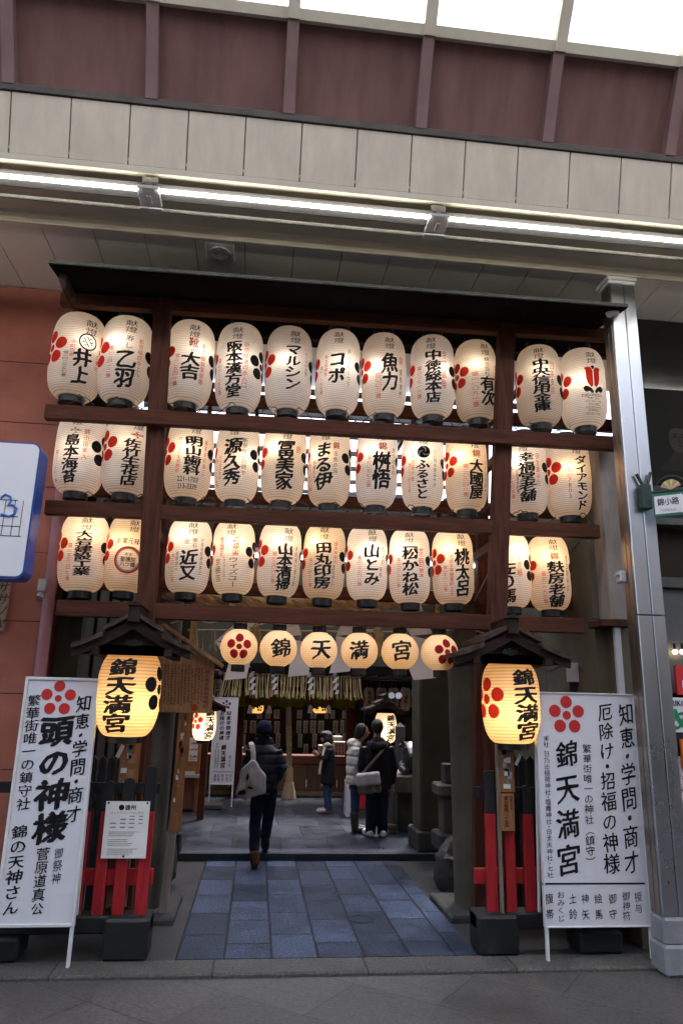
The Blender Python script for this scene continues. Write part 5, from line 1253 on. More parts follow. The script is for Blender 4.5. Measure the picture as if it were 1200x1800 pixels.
b = MB(); b.box((xb-.2, 9.36, .0), (xb+.04, 9.6, .3), 0, None, .02); b.build('base', DSTONE, g)
# dark close boarding behind the right fence
g = thing('dark_fence', 'black boarded fence in the shade behind the right red pickets', 'fence', (2.65, 7.0, 0))
for i in range(9):
    b = MB(); x = 2.36+i*.078; b.prism([(x, 0), (x+.066, 0), (x+.066, 1.36), (x+.033, 1.40), (x, 1.36)], 6.95, 6.98); b.build('picket', BLACKW, g)
b = MB(); b.box((2.34, 6.982, .9), (3.05, 7.02, .98)); b.box((2.34, 6.982, .3), (3.05, 7.02, .38)); b.build('rail', BLACKW, g)
g = thing('dark_fence', 'black boarded fence in the shade behind the left red pickets', 'fence', (-1.35, 7.0, 0))
for i in range(7):
    b = MB(); x = -1.6+i*.078; b.prism([(x, 0), (x+.066, 0), (x+.066, 1.3), (x+.033, 1.34), (x, 1.3)], 6.95, 6.98); b.build('picket', BLACKW, g)
b = MB(); b.box((-1.6, 6.982, .9), (-1.04, 7.02, .98)); b.box((-1.6, 6.982, .3), (-1.04, 7.02, .38)); b.build('rail', BLACKW, g)

# ------------------------------------------------------------------ translucent canopy over the passage
cn = thing('courtyard_canopy', 'corrugated translucent canopy glowing white behind the upper lantern rows', 'canopy', (.7, 10, 5.5))
CX0, CX1, CY0, CY1, CZ = -1.6, 3.04, 7.25, 13.05, 5.5
b = MB(); n = 46*6
for i in range(n+1):
    x = CX0+(CX1-CX0)*i/n; z = CZ+.012*math.sin(2*math.pi*i/6)
    b.v += [Vector((x, CY0, z)), Vector((x, CY1, z-.02))]
for i in range(n): b.f.append([2*i, 2*i+1, 2*i+3, 2*i+2]); b.m.append(0)
b.build('corrugated_sheet', CANO, cn, True)
pu = None
for i in range(8):
    y = 7.9+i*.7; b = MB(); b.box((CX0, y, CZ-.085), (CX1, y+.05, CZ-.018), 0, None, .003); b.build('purlin', DSTEEL, cn)
for x in (-1.2, -.2, .8, 1.8, 2.8):
    b = MB(); b.box((x, CY0, CZ-.15), (x+.05, CY1, CZ-.087), 0, None, .003); b.build('rafter', DSTEEL, cn)
# side walls of the court
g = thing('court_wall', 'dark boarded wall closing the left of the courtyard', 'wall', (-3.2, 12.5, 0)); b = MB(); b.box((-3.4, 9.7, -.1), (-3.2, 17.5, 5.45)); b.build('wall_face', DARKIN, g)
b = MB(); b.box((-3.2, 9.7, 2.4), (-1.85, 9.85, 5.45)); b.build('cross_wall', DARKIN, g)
g = thing('court_wall', 'dark wall closing the right of the courtyard behind the pier', 'wall', (5, 12.5, 0)); b = MB(); b.box((4.9, 9.96, -.1), (5.1, 17.5, 5.45)); b.box((3.52, 9.95, -.1), (5.1, 10.1, 5.45)); b.build('wall_face', DARKIN, g)

# ------------------------------------------------------------------ worship hall at the back
hall = thing('worship_hall', 'dark timber worship hall with a brown counter and deep eaves at the back', 'hall', (.9, 14.8, .08))
HY = 14.8
b = MB(); xl, xr2_ = at(318, 1380, HY).x-1.5, at(625, 1380, HY).x
n = 0; x = xl
while x < xr2_-.01:
    b.box((x+.003, HY, .16), (min(xr2_, x+.30)-.003, HY+.04, .66), 0, None, .004); x += .30
b.build('counter_boards', COUNT, hall)
b = MB(); b.box((xl, HY-.03, .08), (xr2_, HY+.06, .16), 0, None, .008); b.build('counter_plinth', M('pale_worn_sill', (.22, .17, .1), .7), hall)
b = MB(); b.box((xl, HY-.05, .665), (xr2_, HY+.3, .83), 0, None, .012); b.build('counter_rail', RAIL, hall)
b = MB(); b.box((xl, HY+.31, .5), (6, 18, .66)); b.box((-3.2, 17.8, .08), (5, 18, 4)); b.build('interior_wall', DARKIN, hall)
for px in (616, 420, 300):
    xx = at(px, 1280, 14.5).x; b = MB(); b.box((xx-.09, 14.42, .08), (xx+.09, 14.6, 3.4), 0, None, .01); b.build('pillar', WOODZ, hall)
b = MB(); b.add([(-3.2, 13.15, 2.50), (5, 13.15, 2.5), (5, 16.6, 6.45), (-3.2, 16.6, 6.45), (-3.2, 13.15, 2.36), (5, 13.15, 2.36), (5, 16.6, 6.25), (-3.2, 16.6, 6.25)], [[0, 1, 2, 3], [7, 6, 5, 4], [0, 4, 5, 1], [1, 5, 6, 2], [2, 6, 7, 3], [3, 7, 4, 0]]); b.build('roof', M('dark_bark_roof', (.009, .0075, .005), .95, .4, 3, .4, 30, stretch=(4, 1, 1), spec=.05), hall)
b = MB()
for i in range(34): b.box((-3.1+i*.24, 13.2, 2.31), (-3.04+i*.24, 14.6, 2.36))
b.build('eave_rafter', DARKW, hall)
b = MB(); b.box((-3.2, 14.45, 2.0), (5, 14.6, 2.3), 0, None, .01); b.build('lintel_beam', DARKW, hall)
for x0, x1 in ((at(640, 1300, 15).x, 5),):
    b = MB(); b.box((x0, 15.0, .08), (x1, 15.1, 2.2)); b.build('side_wall', DARKIN, hall)
    b = MB(); b.box((at(711, 1265, 14.95).x, 14.96, at(711, 1300, 14.95).z), (at(745, 1265, 14.95).x, 14.99, at(711, 1262, 14.95).z)); b.build('side_panel', OLIVE, hall)
# interior: papers, plaques, boxes
rr = random.Random(17); proto = None; k = 0
SRC = '奉納御神符学業成就商売繁盛家内安全厄除'
for rowi, (py, hh) in enumerate(((1249, 14), (1268, 20), (1291, 22), (1310, 14))):
    px = 425
    while px < 603:
        wpx = rr.uniform(8, 13)
        if rr.random() < .72 and not (500 < px+wpx and px < 516):
            P = at(px, py, 16.0+.2*rowi % .7); kx = depth(P)/FPX
            b = MB(); b.box((P.x, P.y, P.z-hh*kx), (P.x+wpx*kx*.8, P.y+.012, P.z+rr.uniform(0, 2)*kx))
            px_ = P.x+wpx*kx*.4
            column(b, 1, ''.join(rr.choice(SRC) for _ in range(4)), flat_place(P.y, .003), px_, P.z-.01, px_, P.z-hh*kx+.01, wpx*kx*.4, bold=.01)
            tag(b.build('prayer_paper', [M('aged_paper', (.33, .32, .29), .85, .15) if proto is None else proto, INK]), 'small pale paper strip with writing hung inside the dark hall', 'prayer paper', 'prayer papers in the hall')
            if proto is None: proto = bpy.data.materials['aged_paper']
        px += wpx+rr.uniform(1, 4)
def cbox(px0, px1, py0, py1, lab, Y=14.95):
    A = at(px0, py0, Y); B = at(px1, py1, Y); g_ = thing('amulet_box', lab, 'box', ((A.x+B.x)/2, Y, B.z), 'amulet boxes on the counter')
    b = MB(); b.box((A.x, Y, B.z), (B.x, Y+.2, A.z), 0, None, .006)
    pl = flat_place(Y, .003); n = 4
    for i in range(n): column(b, 1, '御守護', pl, A.x+(B.x-A.x)*(i+.6)/n, A.z-.02, A.x+(B.x-A.x)*(i+.6)/n, B.z+.02, (B.x-A.x)/n*.5)
    b.build('carton', [M('cream_card', (.5, .44, .36), .8, .12), INK], g_)
    l = MB(); l.box((A.x-.005, Y-.005, A.z+.001), (B.x+.005, Y+.205, A.z+.018), 0, None, .003); l.build('lid', PAPERW, g_)
zc = at(600, 1332, 14.95)
cbox(588, 610, 1306, 1331, 'pale lettered amulet box on the counter, the one nearest the white coat')
cbox(586, 601, 1296, 1311, 'smaller pale box behind the amulet box near the white coat', 15.25)
cbox(417, 426, 1316, 1331, 'small white amulet box on the counter beside the standing sign')
cbox(561, 574, 1312, 1331, 'narrow pale amulet box on the counter behind the woman in black')
# olive curtain and gold lanterns under it
Y = 14.15; A = at(404, 1212, Y); B = at(622, 1246, Y)
b = MB(); n = 60
for i in range(n+1):
    x = A.x+(B.x-A.x)*i/n; y = Y+.03*math.sin(i*.9)+.015*math.sin(i*2.3); b.v += [Vector((x, y, A.z)), Vector((x, y+.01, B.z+.02*math.sin(i*.9))), Vector((x, y+.012, A.z)), Vector((x, y+.022, B.z+.02*math.sin(i*.9)))]
for i in range(n): 
    for q in (0, 2): b.f.append([4*i+q, 4*i+q+1, 4*i+q+5, 4*i+q+4]); b.m.append(0)
tag(b.build('curtain', BLIND, None, True), 'olive green gathered curtain under the hall eaves, behind the straw fringe', 'curtain')
for px, lab in ((441, 'red tassel with white tag hanging from the curtain, leftmost'), (475, 'red tassel with white tag hanging from the curtain, left of the bell rope'), (546, 'red tassel with white tag hanging from the curtain, right of the bell rope'), (578, 'red tassel with white tag hanging from the curtain, rightmost')):
    A = at(px, 1214, 14.08); g_ = thing('hanging_tassel', lab, 'cord', A, 'red tassels on the curtain')
    b = MB(); b.tube([A, A-Vector((0, 0, .28))], .028, 8); b.build('cord', M('dull_red_cloth', (.2, .02, .015), .85) if 'dull_red_cloth' not in bpy.data.materials else bpy.data.materials['dull_red_cloth'], g_, True)
    b = MB(); b.prism([(A.x-.05, A.z-.42), (A.x+.05, A.z-.42), (A.x+.03, A.z-.3), (A.x, A.z-.26), (A.x-.03, A.z-.3)], 14.05, 14.09); b.build('tag', PAPERW, g_)
def mkw(b, place, Rm, H):
    column(b, 1, '神', place, -.45*Rm, H*.85, -.45*Rm, H*.15, .6*Rm, bold=.04, cuts=4); crest(b, 1, .5*Rm, H*.5, .3*Rm, .16*Rm, .1*Rm, place)
for px, lab in ((450, 'squat amber hall lantern with black crest under the curtain, left of the bell rope'), (563, 'squat amber hall lantern with black crest under the curtain, right of the bell rope')):
    make_lantern('hall_lantern', lab, 'lantern', 'squat amber lanterns in the hall', px, 13, 1236, 1254, 14.6, prof_great, PAPERB, .7, (0, .1, .5), mkw, tops=.03, bots=.03)
# straw fringe and paper zigzags at the eaves
strawfringe('straw_fringe', 'pale straw fringe with paper zigzags hanging from the hall eaves', (392, 1183), (634, 1190), 41, 13.25, 74, .03, .35)
for px, lab in ((442, 'small white paper zigzag on the hall fringe, first from the left'), (481, 'small white paper zigzag on the hall fringe, second from the left'), (544, 'small white paper zigzag on the hall fringe, third from the left'), (588, 'small white paper zigzag on the hall fringe, fourth from the left')):
    pts = [(px, 1181), (px-5, 1190), (px+2, 1191), (px-5, 1201), (px+2, 1202), (px-4, 1213), (px+2, 1214), (px, 1221)]
    streamer('paper_zigzag', lab, pts, 6, 13.2, 'paper zigzags on the fringe')
Y = 13.9; A = at(486, 1190, Y); B = at(543, 1190, Y); Cc = at(527, 1208, Y); D = at(502, 1208, Y)
b = MB(); b.prism([(D.x, D.z), (Cc.x, Cc.z), (B.x, B.z-.03), (B.x, B.z), (A.x, A.z), (A.x, A.z-.03)], Y, Y+.04); tag(b.build('wooden_plaque', M('bare_plaque_wood', (.3, .21, .14), .7, .2)), 'bare wooden plaque with tapered ends behind the straw fringe', 'plaque')
# bell rope
g = thing('bell_rope', 'thick twisted bell rope with a wooden sleeve and tassel in front of the counter', 'bell rope', at(508, 1403, 14.3))
Y = 14.3; T0 = at(507, 1216, Y); T1 = at(508, 1350, Y); T2 = at(508, 1376, Y); T3 = at(507, 1404, Y)
b = MB()
for k in range(3):
    b.tube([T0+(T1-T0)*(i/90)+Vector((math.cos(i*.55+2.1*k)*.026, math.sin(i*.55+2.1*k)*.026, 0)) for i in range(91)], .031, 7)
b.build('rope', M('pale_hemp_rope', (.36, .28, .17), .85), g, True)
b = MB(); b.tube([T1, T2], .075, 6); b.build('sleeve', M('pale_sleeve_wood', (.42, .3, .17), .6), g)
b = MB(); b.tube([T2, T2+(T3-T2)*.12, T2+(T3-T2)*.5, T3], [.085, .09, .115, .14], 16); b.build('tassel', M('pale_tassel', (.42, .33, .22), .9, .3, 20, .6, 90, stretch=(8, 8, .5)), g, True)
b = MB(); b.tube([T0+Vector((0, 0, -.02)), T0+Vector((0, 0, .12))], [.13, .06], 12); b.build('bell', BRONZE, g, True)
# lantern row in the hall
def txt_marks(s):
    def f(b, place, Rm, H): column(b, 1, s, place, .05*Rm, H*.86, .05*Rm, H*.1, .75*Rm, bold=.03, cuts=3); crest_cyl(b, 2, -1.3*Rm, H*.5, Rm, place)
    return f
for i, (px, tx) in enumerate(((648, '京川本家'), (670, '村上重'), (691, '大松屋'), (712, '三浦照子'), (732, '山市'))):
    make_lantern('hall_paper_lantern', f'dim unlit paper lantern at the right of the hall, {ORD[i]} of five', 'lantern', 'unlit lanterns in the hall', px, 9.6, 1209, 1250, 14.0, prof_chochin, M('dull_lantern_paper', (.4, .35, .26), .85, .12) if i == 0 else bpy.data.materials['dull_lantern_paper'], .02, (0, .2, .5), txt_marks(tx), segs=28)
make_lantern('hall_paper_lantern', 'small dim paper lantern peeping out between the notice board and the straw fringe', 'lantern', 'unlit lanterns in the hall', 382, 9.5, 1194, 1232, 13.6, prof_chochin, bpy.data.materials['dull_lantern_paper'], .02, (0, .2, .5), txt_marks('山町'), segs=28)
# two roofed lanterns in the court
roofed_lantern(0, 359, 20.5, 1240, 1302, 11.6, (345, 1207), (300, 1246), (397, 1242), great_marks((.5, .45), .95, -.75, 2, bold=.045), 'white lit courtyard lantern with red crest beside the notice board', 'small shingled lantern shelter at the left of the courtyard, behind the notice board', 2.2, .3, True, PAPER, 'courtyard great lanterns', 'courtyard lantern shelters')
roofed_lantern(1, 678, 19, 1252, 1306, 13.0, (680, 1224), (642, 1249), (714, 1251), great_marks((.55, .5), .95, None, 2, bold=.045), 'pale lit courtyard lantern above the two people at the stone ox', 'small shingled lantern shelter at the right of the courtyard, behind the couple', 2.0, .3, True, PAPER, 'courtyard great lanterns', 'courtyard lantern shelters')
P = at(694, 1226, 12.9); g = thing('flood_lamp', 'small silver flood lamps on the right courtyard lantern shelter', 'lamp', P)
for dx in (-.05, .08):
    b = MB(); b.tube([P+Vector((dx, 0, 0)), P+Vector((dx-.03, -.08, .03))], [.03, .06], 12); b.build('lamp_head', GREYM, g, True)
b = MB(); b.tube([P+Vector((-.06, .02, -.02)), P+Vector((.09, .02, -.02))], .012, 6); b.build('bar', DSTEEL, g)
# inner standing sign
Y = 13.2; g = thing('standing_sign', 'slim white standing sign with a small maroon crest in the courtyard', 'sign', (-.45, Y, .08), 'white lettered standing signs')
f, x0, x1, zb, zt = quad_board(g, (374, 1226), (418, 1226), (412, 1380), (370, 1380), Y, .02)
P = at(398, 1239, Y); k = depth(P)/FPX; crest(f, 2, P.x, P.z, 5.6*k, 2.5*k, 1.7*k, flat_place(Y, .003))
for tx, a, c, w_, bo in (('知恵学問商才', (402.5, 1250), (400, 1302), 8.5, .03), ('厄除けの神様', (391, 1250), (389, 1302), 8, .03), ('錦天満宮', (393.5, 1309), (391, 1351), 9, .035), ('末社', (382, 1306), (381, 1316), 4, .0), ('日之出稲荷神社', (384, 1318), (382, 1350), 3.6, 0), ('白太夫塩竈神社', (379, 1318), (377.5, 1350), 3.6, 0), ('錦天神', (404, 1328), (403, 1350), 4, .0)):
    px_col(f, 1, tx, a, c, w_, Y, bold=bo, wob=.03)
a, c = at(374, 1357, Y), at(410, 1357, Y); f.box((a.x, Y-.003, a.z-.004), (c.x, Y-.0025, a.z+.004), 1)
for tx, x_ in (('授与', 405), ('御神符', 399), ('御守', 391), ('絵馬', 384), ('腹帯', 378)): px_col(f, 1, tx, (x_, 1361), (x_-.5, 1375), 4.6, Y, bold=.01)
f.build('sign_panel', [WHITE, INK, CREST2], g)
for xx in (x0+.004, x1-.03):
    b = MB(); b.box((xx, Y-.005, .08), (xx+.026, Y+.03, zb-.001), 0, None, .003); b.build('leg', WHITEF, g)
# left stall with amulets
Y = 12.6; g = thing('amulet_stall', 'warm brown timber amulet stall at the left of the courtyard', 'stall', (at(320, 1400, Y).x, Y, .08))
x0, x1 = at(285, 1400, Y).x-1.2, at(351, 1400, Y).x
b = MB(); b.box((x0, Y, .12), (x1, Y+.06, .62), 0, None, .004); b.build('front_boards', COUNT, g)
b = MB(); zz_ = at(330, 1364, Y).z; b.box((x0, Y-.1, zz_-.025), (x1+.02, Y+.5, zz_+.025), 0, None, .006); b.build('shelf', M('worn_pale_shelf', (.4, .36, .3), .5), g)
b = MB(); b.box((x0, Y+.5, .12), (x1, Y+.55, 2.2)); b.build('back_board', ORNW, g)
b = MB(); b.box((x1-.1, Y-.02, .08), (x1, Y+.08, 2.3), 0, None, .008); b.build('corner_post', ORNW, g)
b = MB(); b.box((x0, Y-.4, 2.25), (x1+.2, Y+.6, 2.33), 0, None, .01); b.build('roof', DARKW, g)
bulb(g, (-.3, .25, 1.75), 5.0)
b = MB(); b.sphere((g.location.x-.3, Y+.25, 1.83), .03, 8, 6); b.build('lamp', emit('stall_lamp_glow', (1, .8, .5), 6), g)
rr = random.Random(41)
for i in range(9):
    P = at(289+i*4.4, 1296+rr.uniform(0, 14), Y+.1); hgt = rr.uniform(.12, .3)
    b = MB(); b.box((P.x, Y+.1, P.z-hgt), (P.x+.045, Y+.115, P.z)); tag(b.build('hanging_amulet', [RED, PAPERW, ORNW, SCARF][i % 4]), 'small coloured amulet hanging in the left stall', 'amulet', 'amulets hanging in the left stall')
Y2 = 12.3; A = at(334, 1297, Y2); B = at(346, 1339, Y2); b = MB(); b.box((A.x, Y2, B.z), (B.x, Y2+.006, A.z))
for i in range(3): scrawl(b, 1, A.x+.01, B.x-.01, A.z-.08-.1*i, .05, Y2-.002, rr)
for i in range(5): b.add([(A.x+.015, Y2-.002, A.z-.3-.03*i), (B.x-.02, Y2-.002, A.z-.3-.03*i), (B.x-.02, Y2-.002, A.z-.305-.03*i), (A.x+.015, Y2-.002, A.z-.305-.03*i)], [[0, 1, 2, 3]], 1)
tag(b.build('paper_list', [PAPERW, INK]), 'white paper list hanging at the front of the left stall', 'notice')
b = MB(); A = atz(318, 1424, .082); B = atz(391, 1421, .082); b.box((A.x-.4, A.y, .08), (B.x, A.y+.25, .17), 0, None, .02); tag(b.build('kerb_stone', STONE), 'pale stone kerb at the foot of the courtyard sign', 'kerb stone')
b = MB(); P = atz(352, 1420, .082); b.box((P.x-.06, P.y-.1, .08), (P.x+.06, P.y, .22), 0, None, .015); tag(b.build('post_foot', PLINTH), 'pale block foot under the left courtyard lantern post', 'stone block')
# red and white stand behind the couple
Y = 12.2; A = at(609, 1374, Y); B = at(646, 1374, Y); z0 = at(620, 1424, Y).z
g = thing('display_stand', 'small white and red display stand behind the couple', 'stand', ((A.x+B.x)/2, Y, .08))
b = MB(); b.box((A.x, Y, .08), (A.x+.09, Y+.3, A.z), 0, None, .006); b.build('white_side', WHITE, g)
b = MB(); b.box((A.x+.092, Y+.01, .2), (B.x, Y+.29, A.z-.01), 0, None, .006); b.build('red_front', REDSIGN, g)
b = MB(); b.box((A.x+.092, Y+.02, .08), (B.x-.01, Y+.28, .198)); b.build('kick_board', CONC, g)
# stone marker post
Y = 12.0; A = at(697, 1278, Y); B = at(712, 1278, Y); k = depth(A)/FPX
g = MB(); xm = (A.x+B.x)/2; hw = (B.x-A.x)/2; zt = A.z
g.box((xm-hw, Y, .08), (xm+hw, Y+2*hw, zt)); g.add([(xm-hw, Y, zt+.001), (xm+hw, Y, zt+.001), (xm+hw, Y+2*hw, zt+.001), (xm-hw, Y+2*hw, zt+.001), (xm, Y+hw, zt+.07)], [[0, 1, 4], [1, 2, 4], [2, 3, 4], [3, 0, 4], [3, 2, 1, 0]])
tag(g.build('stone_marker', DSTONE), 'dark square stone marker with a pointed top behind the ox', 'stone post')
# ox on its plinth
PY = 10.75; xa, za = at(689, 1364, PY).x, at(700, 1364, PY).z
g = thing('stone_plinth', 'heavy stone plinth carrying the reclining ox', 'plinth', (xa+.6, PY+.5, .08))
b = MB(); b.box((xa, PY, za-.24), (xa+1.5, PY+1.1, za), 0, None, .02); b.build('top_slab', M('brown_grey_stone', (.1, .09, .075), .7, .3, 4, .4, 60), g)
b = MB(); b.box((xa+.1, PY+.08, .08), (xa+1.4, PY+1.05, za-.242)); b.build('core', DSTONE, g)
for dx in (.0, ): 
    b = MB(); b.box((xa-.0, PY+.01, .12), (xa+.08, PY+.09, za-.243), 0, None, .008); b.build('front_post', STONE, g)
b = MB(); b.box((xa-.1, PY-.06, .08), (xa+.06, PY+.06, .2), 0, None, .015); b.build('foot_block', STONE, g)
H_ = at(721, 1318, PY+.25); k = depth(H_)/FPX
ox = thing('ox_statue', 'dark bronze reclining ox statue with a rubbed silver face', 'statue', (H_.x+.35, PY+.6, za))
b = MB()                                                      # reclining body running back to the right
Z = za
b.tube([(H_.x+.02, PY+.36, Z+.30), (H_.x+.16, PY+.5, Z+.26), (H_.x+.38, PY+.64, Z+.25), (H_.x+.66, PY+.74, Z+.24), (H_.x+.84, PY+.78, Z+.18)], [(.13, .14), (.19, .21), (.22, .23), (.21, .22), (.12, .14)], 16)
b.sphere((H_.x+.02, PY+.30, Z+.2), (.14, .12, .2)); 
b.tube([(H_.x-.0, PY+.36, Z+.3), (H_.x-.01, PY+.24, Z+.33)], [.12, .1], 12)                                  # neck
b.tube([(H_.x-.01, PY+.26, H_.z+.06), (H_.x-.012, PY+.17, H_.z+.01), (H_.x-.012, PY+.10, H_.z-.07), (H_.x-.012, PY+.07, H_.z-.11)], [(.095, .08), (.09, .075), (.068, .06), (.06, .045)], 14)   # head
b.sphere((H_.x-.012, PY+.075, H_.z-.10), (.066, .055, .05))
for s in (-1, 1):
    b.tube([(H_.x-.01+s*.08, PY+.24, H_.z+.05), (H_.x-.01+s*.15, PY+.24, H_.z+.05), (H_.x-.01+s*.19, PY+.25, H_.z+.03)], [.02, .038, .012], 8)       # ears
    b.tube([(H_.x-.01+s*.07, PY+.24, H_.z+.08), (H_.x-.01+s*.13, PY+.235, H_.z+.12), (H_.x-.01+s*.135, PY+.22, H_.z+.19)], [.026, .022, .008], 8)     # horns
    b.tube([(H_.x+.06+s*.13, PY+.42, Z+.12), (H_.x+.02+s*.15, PY+.2, Z+.07), (H_.x+.02+s*.12, PY+.08, Z+.045)], [.075, .06, .045], 10)
    b.tube([(H_.x+.02+s*.12, PY+.08, Z+.045), (H_.x+.06+s*.13, PY+.22, Z+.045)], [.045, .05], 10)             # folded forelegs
b.tube([(H_.x+.6, PY+.6, Z+.16), (H_.x+.42, PY+.48, Z+.1), (H_.x+.3, PY+.4, Z+.06)], [.14, .09, .05], 10)
fuse(b, 'body', BRONZE, ox, .014, local=False)
b = MB(); b.tube([(H_.x-.01, PY+.185, H_.z+.085), (H_.x-.012, PY+.108, H_.z+.015), (H_.x-.012, PY+.05, H_.z-.065)], [(.078, .03), (.066, .03), (.046, .026)], 14); fuse(b, 'rubbed_face', POLISH, ox, .011, local=False)
b = MB(); 
for s in (-1, 1): b.sphere((H_.x-.012+s*.082, PY+.14, H_.z+.025), (.014, .014, .012), 8, 6)
b.build('eye', BLACK, ox, True)

# ------------------------------------------------------------------ people
def hand(b, A, B, face, fist=False, s=1.):
    """palm, four bent fingers of different lengths and a thumb, continuing the forearm A->B"""
    d = (B-A).normalized(); sd = d.cross(face).normalized(); nn = sd.cross(d)
    b.tube([B-d*.02, B+d*.035*s, B+d*.075*s], [(.02, .028), (.017, .036), (.014, .034)], 8)
    for k, (o, L) in enumerate(((-.027, .06), (-.009, .07), (.009, .066), (.026, .052))):
        p0 = B+d*.07*s+sd*o*s; c1 = .5 if not fist else 1.3
        p1 = p0+(d*math.cos(c1*.5)+nn*math.sin(c1*.5))*L*.5*s; p2 = p1+(d*math.cos(c1*1.4)+nn*math.sin(c1*1.4))*L*.5*s
        b.tube([p0, p1, p2], [.0095*s, .009*s, .007*s], 6)
    p0 = B+d*.025*s-sd*.03*s; p1 = p0+(d*.7-sd*.7)*.032*s; b.tube([p0, p1, p1+(d*.95+nn*.3)*.028*s], [.012*s, .011*s, .008*s], 6)
def body(parent, j, face, hs=1., fists=(0, 0)):
    """one continuous figure welded over the joints; face = horizontal unit vector the head looks along"""
    b = MB(); V = Vector; Zu = V((0, 0, 1)); sd = face.cross(Zu)
    h = j['head']
    n0 = len(b.v); b.sphere((0, 0, 0), (1, 1, 1), 24, 18)
    for i in range(n0, len(b.v)):
        p = b.v[i]; x, y, z = p.x*.074, p.y*.092, p.z*.112                 # x side, y forward, z up
        if z < 0: x *= 1-.32*(-z/.112)**1.4; y *= 1-.12*(-z/.112)
        if y > 0 and abs(z-.008) < .03: y -= .006*(1-abs(abs(x)-.032)/.03 if abs(abs(x)-.032) < .03 else 0)   # eye sockets
        b.v[i] = h+(sd*x+face*y+Zu*z)*hs
    b.tube([h+face*.085*hs+Zu*.012*hs, h+face*.105*hs-Zu*.018*hs, h+face*.113*hs-Zu*.026*hs], [.009*hs, .013*hs, .010*hs], 8)       # nose
    b.tube([h+face*.082*hs-Zu*.058*hs+sd*.02*hs, h+face*.09*hs-Zu*.056*hs, h+face*.082*hs-Zu*.058*hs-sd*.02*hs], [.006*hs, .009*hs, .006*hs], 8)   # lips
    for s in (-1, 1): b.sphere(h+sd*s*.076*hs-face*.008*hs-Zu*.006*hs, (.014*hs, .02*hs, .03*hs), 8, 6)
    b.tube([h-Zu*.06*hs-face*.01, j['neck']], [.052*hs, .058*hs], 12)
    b.tube([j['neck']+Zu*.01, j['chest'], (j['chest']+j['pelvis'])/2, j['pelvis']], [(.055, .05), (.105, .07), (.085, .06), (.08, .055)], 14)
    for s in 'LR':
        b.tube([j['sh'+s], j['el'+s], j['ha'+s]], [.034, .03, .024], 10); b.tube([j['chest'], j['sh'+s]-V((0, 0, .02))], [.05, .034], 10)
        hand(b, j['el'+s], j['ha'+s], face, fists[0 if s == 'L' else 1])
        b.tube([j['pelvis'], j['hi'+s], j['kn'+s], j['an'+s]], [.05, .05, .034, .026], 12)
        f = j['fo'+s]; b.tube([j['an'+s], j['an'+s]*.5+f*.5+V((0, 0, -.02)), f], [.04, .04, .028], 8)
    o = fuse(b, 'body', SKIN, parent, .011, local=False, smooth=1)
    e = MB()
    for s in (-1, 1): e.sphere(h+sd*s*.031*hs+face*.082*hs+Zu*.008*hs, .0085*hs, 8, 6)
    e.build('eye', BLACK, parent, True)
    return o
def limbs(spec, name, mat, parent, voxel=.014, smooth=2):
    b = MB()
    for it in spec:
        if it[0] == 't': b.tube(it[1], it[2], 16)
        else: b.sphere(it[1], it[2], 18, 12)
    return fuse(b, name, mat, parent, voxel, local=False, smooth=smooth)
def quilt(o, step, amp, z0):
    """seams of a padded jacket: shallow horizontal creases"""
    for v in o.data.vertices:
        q = (v.co.z-z0)/step; f = q-math.floor(q); n = v.normal
        k = -amp*math.exp(-((min(f, 1-f))/.12)**2)+.35*amp*noise.noise(v.co*14); v.co += Vector((n.x, n.y, n.z*.2))*k
def folds(o, amp, fr):
    for v in o.data.vertices: v.co += v.normal*amp*noise.noise(Vector((v.co.x*fr, v.co.y*fr, v.co.z*fr*.45)))
def shoe(A, d, L, hgt=.05, wd=.04, zsole=0.):
    """a shoe from heel A along d with the sole on zsole"""
    z = zsole+hgt*.75
    return [('t', [Vector((A.x, A.y, z))-d*.03, Vector((A.x, A.y, z))+d*.06, Vector((A.x, A.y, z-.008))+d*(L-.05), Vector((A.x, A.y, z-.012))+d*L], [(hgt*.6, wd*.8), (hgt*.75, wd), (hgt*.6, wd*1.05), (hgt*.35, wd*.7)])]
def P_(px, py, Y): return at(px, py, Y)

# 1. walker seen from behind, stepping up into the court
Yw = 9.1; face = Vector((-.08, 1, 0)).normalized(); k = depth(at(464, 1400, Yw))/FPX
w1 = thing('person', 'person in dark padded jacket, knitted hat and brown boots walking in with a cloth bag', 'person', (at(460, 1520, Yw).x, Yw, 0), 'visitors to the shrine')
fl, frt = at(448, 1521, 8.95), at(466, 1487, 9.42)
j = dict(head=P_(464, 1286, Yw+.0), neck=P_(464, 1308, Yw), chest=P_(464, 1332, Yw), pelvis=P_(464, 1390, Yw),
         shL=P_(440, 1318, Yw), elL=P_(433, 1346, Yw+.0), haL=P_(445, 1355, Yw+.1), shR=P_(488, 1320, Yw), elR=P_(496, 1350, Yw-.0), haR=P_(484, 1357, Yw+.1),
         hiL=P_(456, 1398, Yw), knL=P_(449, 1448, Yw+.02), anL=P_(447, 1508, 8.95), hiR=P_(474, 1398, Yw), knR=P_(470, 1440, Yw+.3), anR=P_(466, 1480, 9.38),
         foL=Vector((fl.x, 9.12, .04)), foR=Vector((frt.x, 9.58, .12)))
body(w1, j, face)
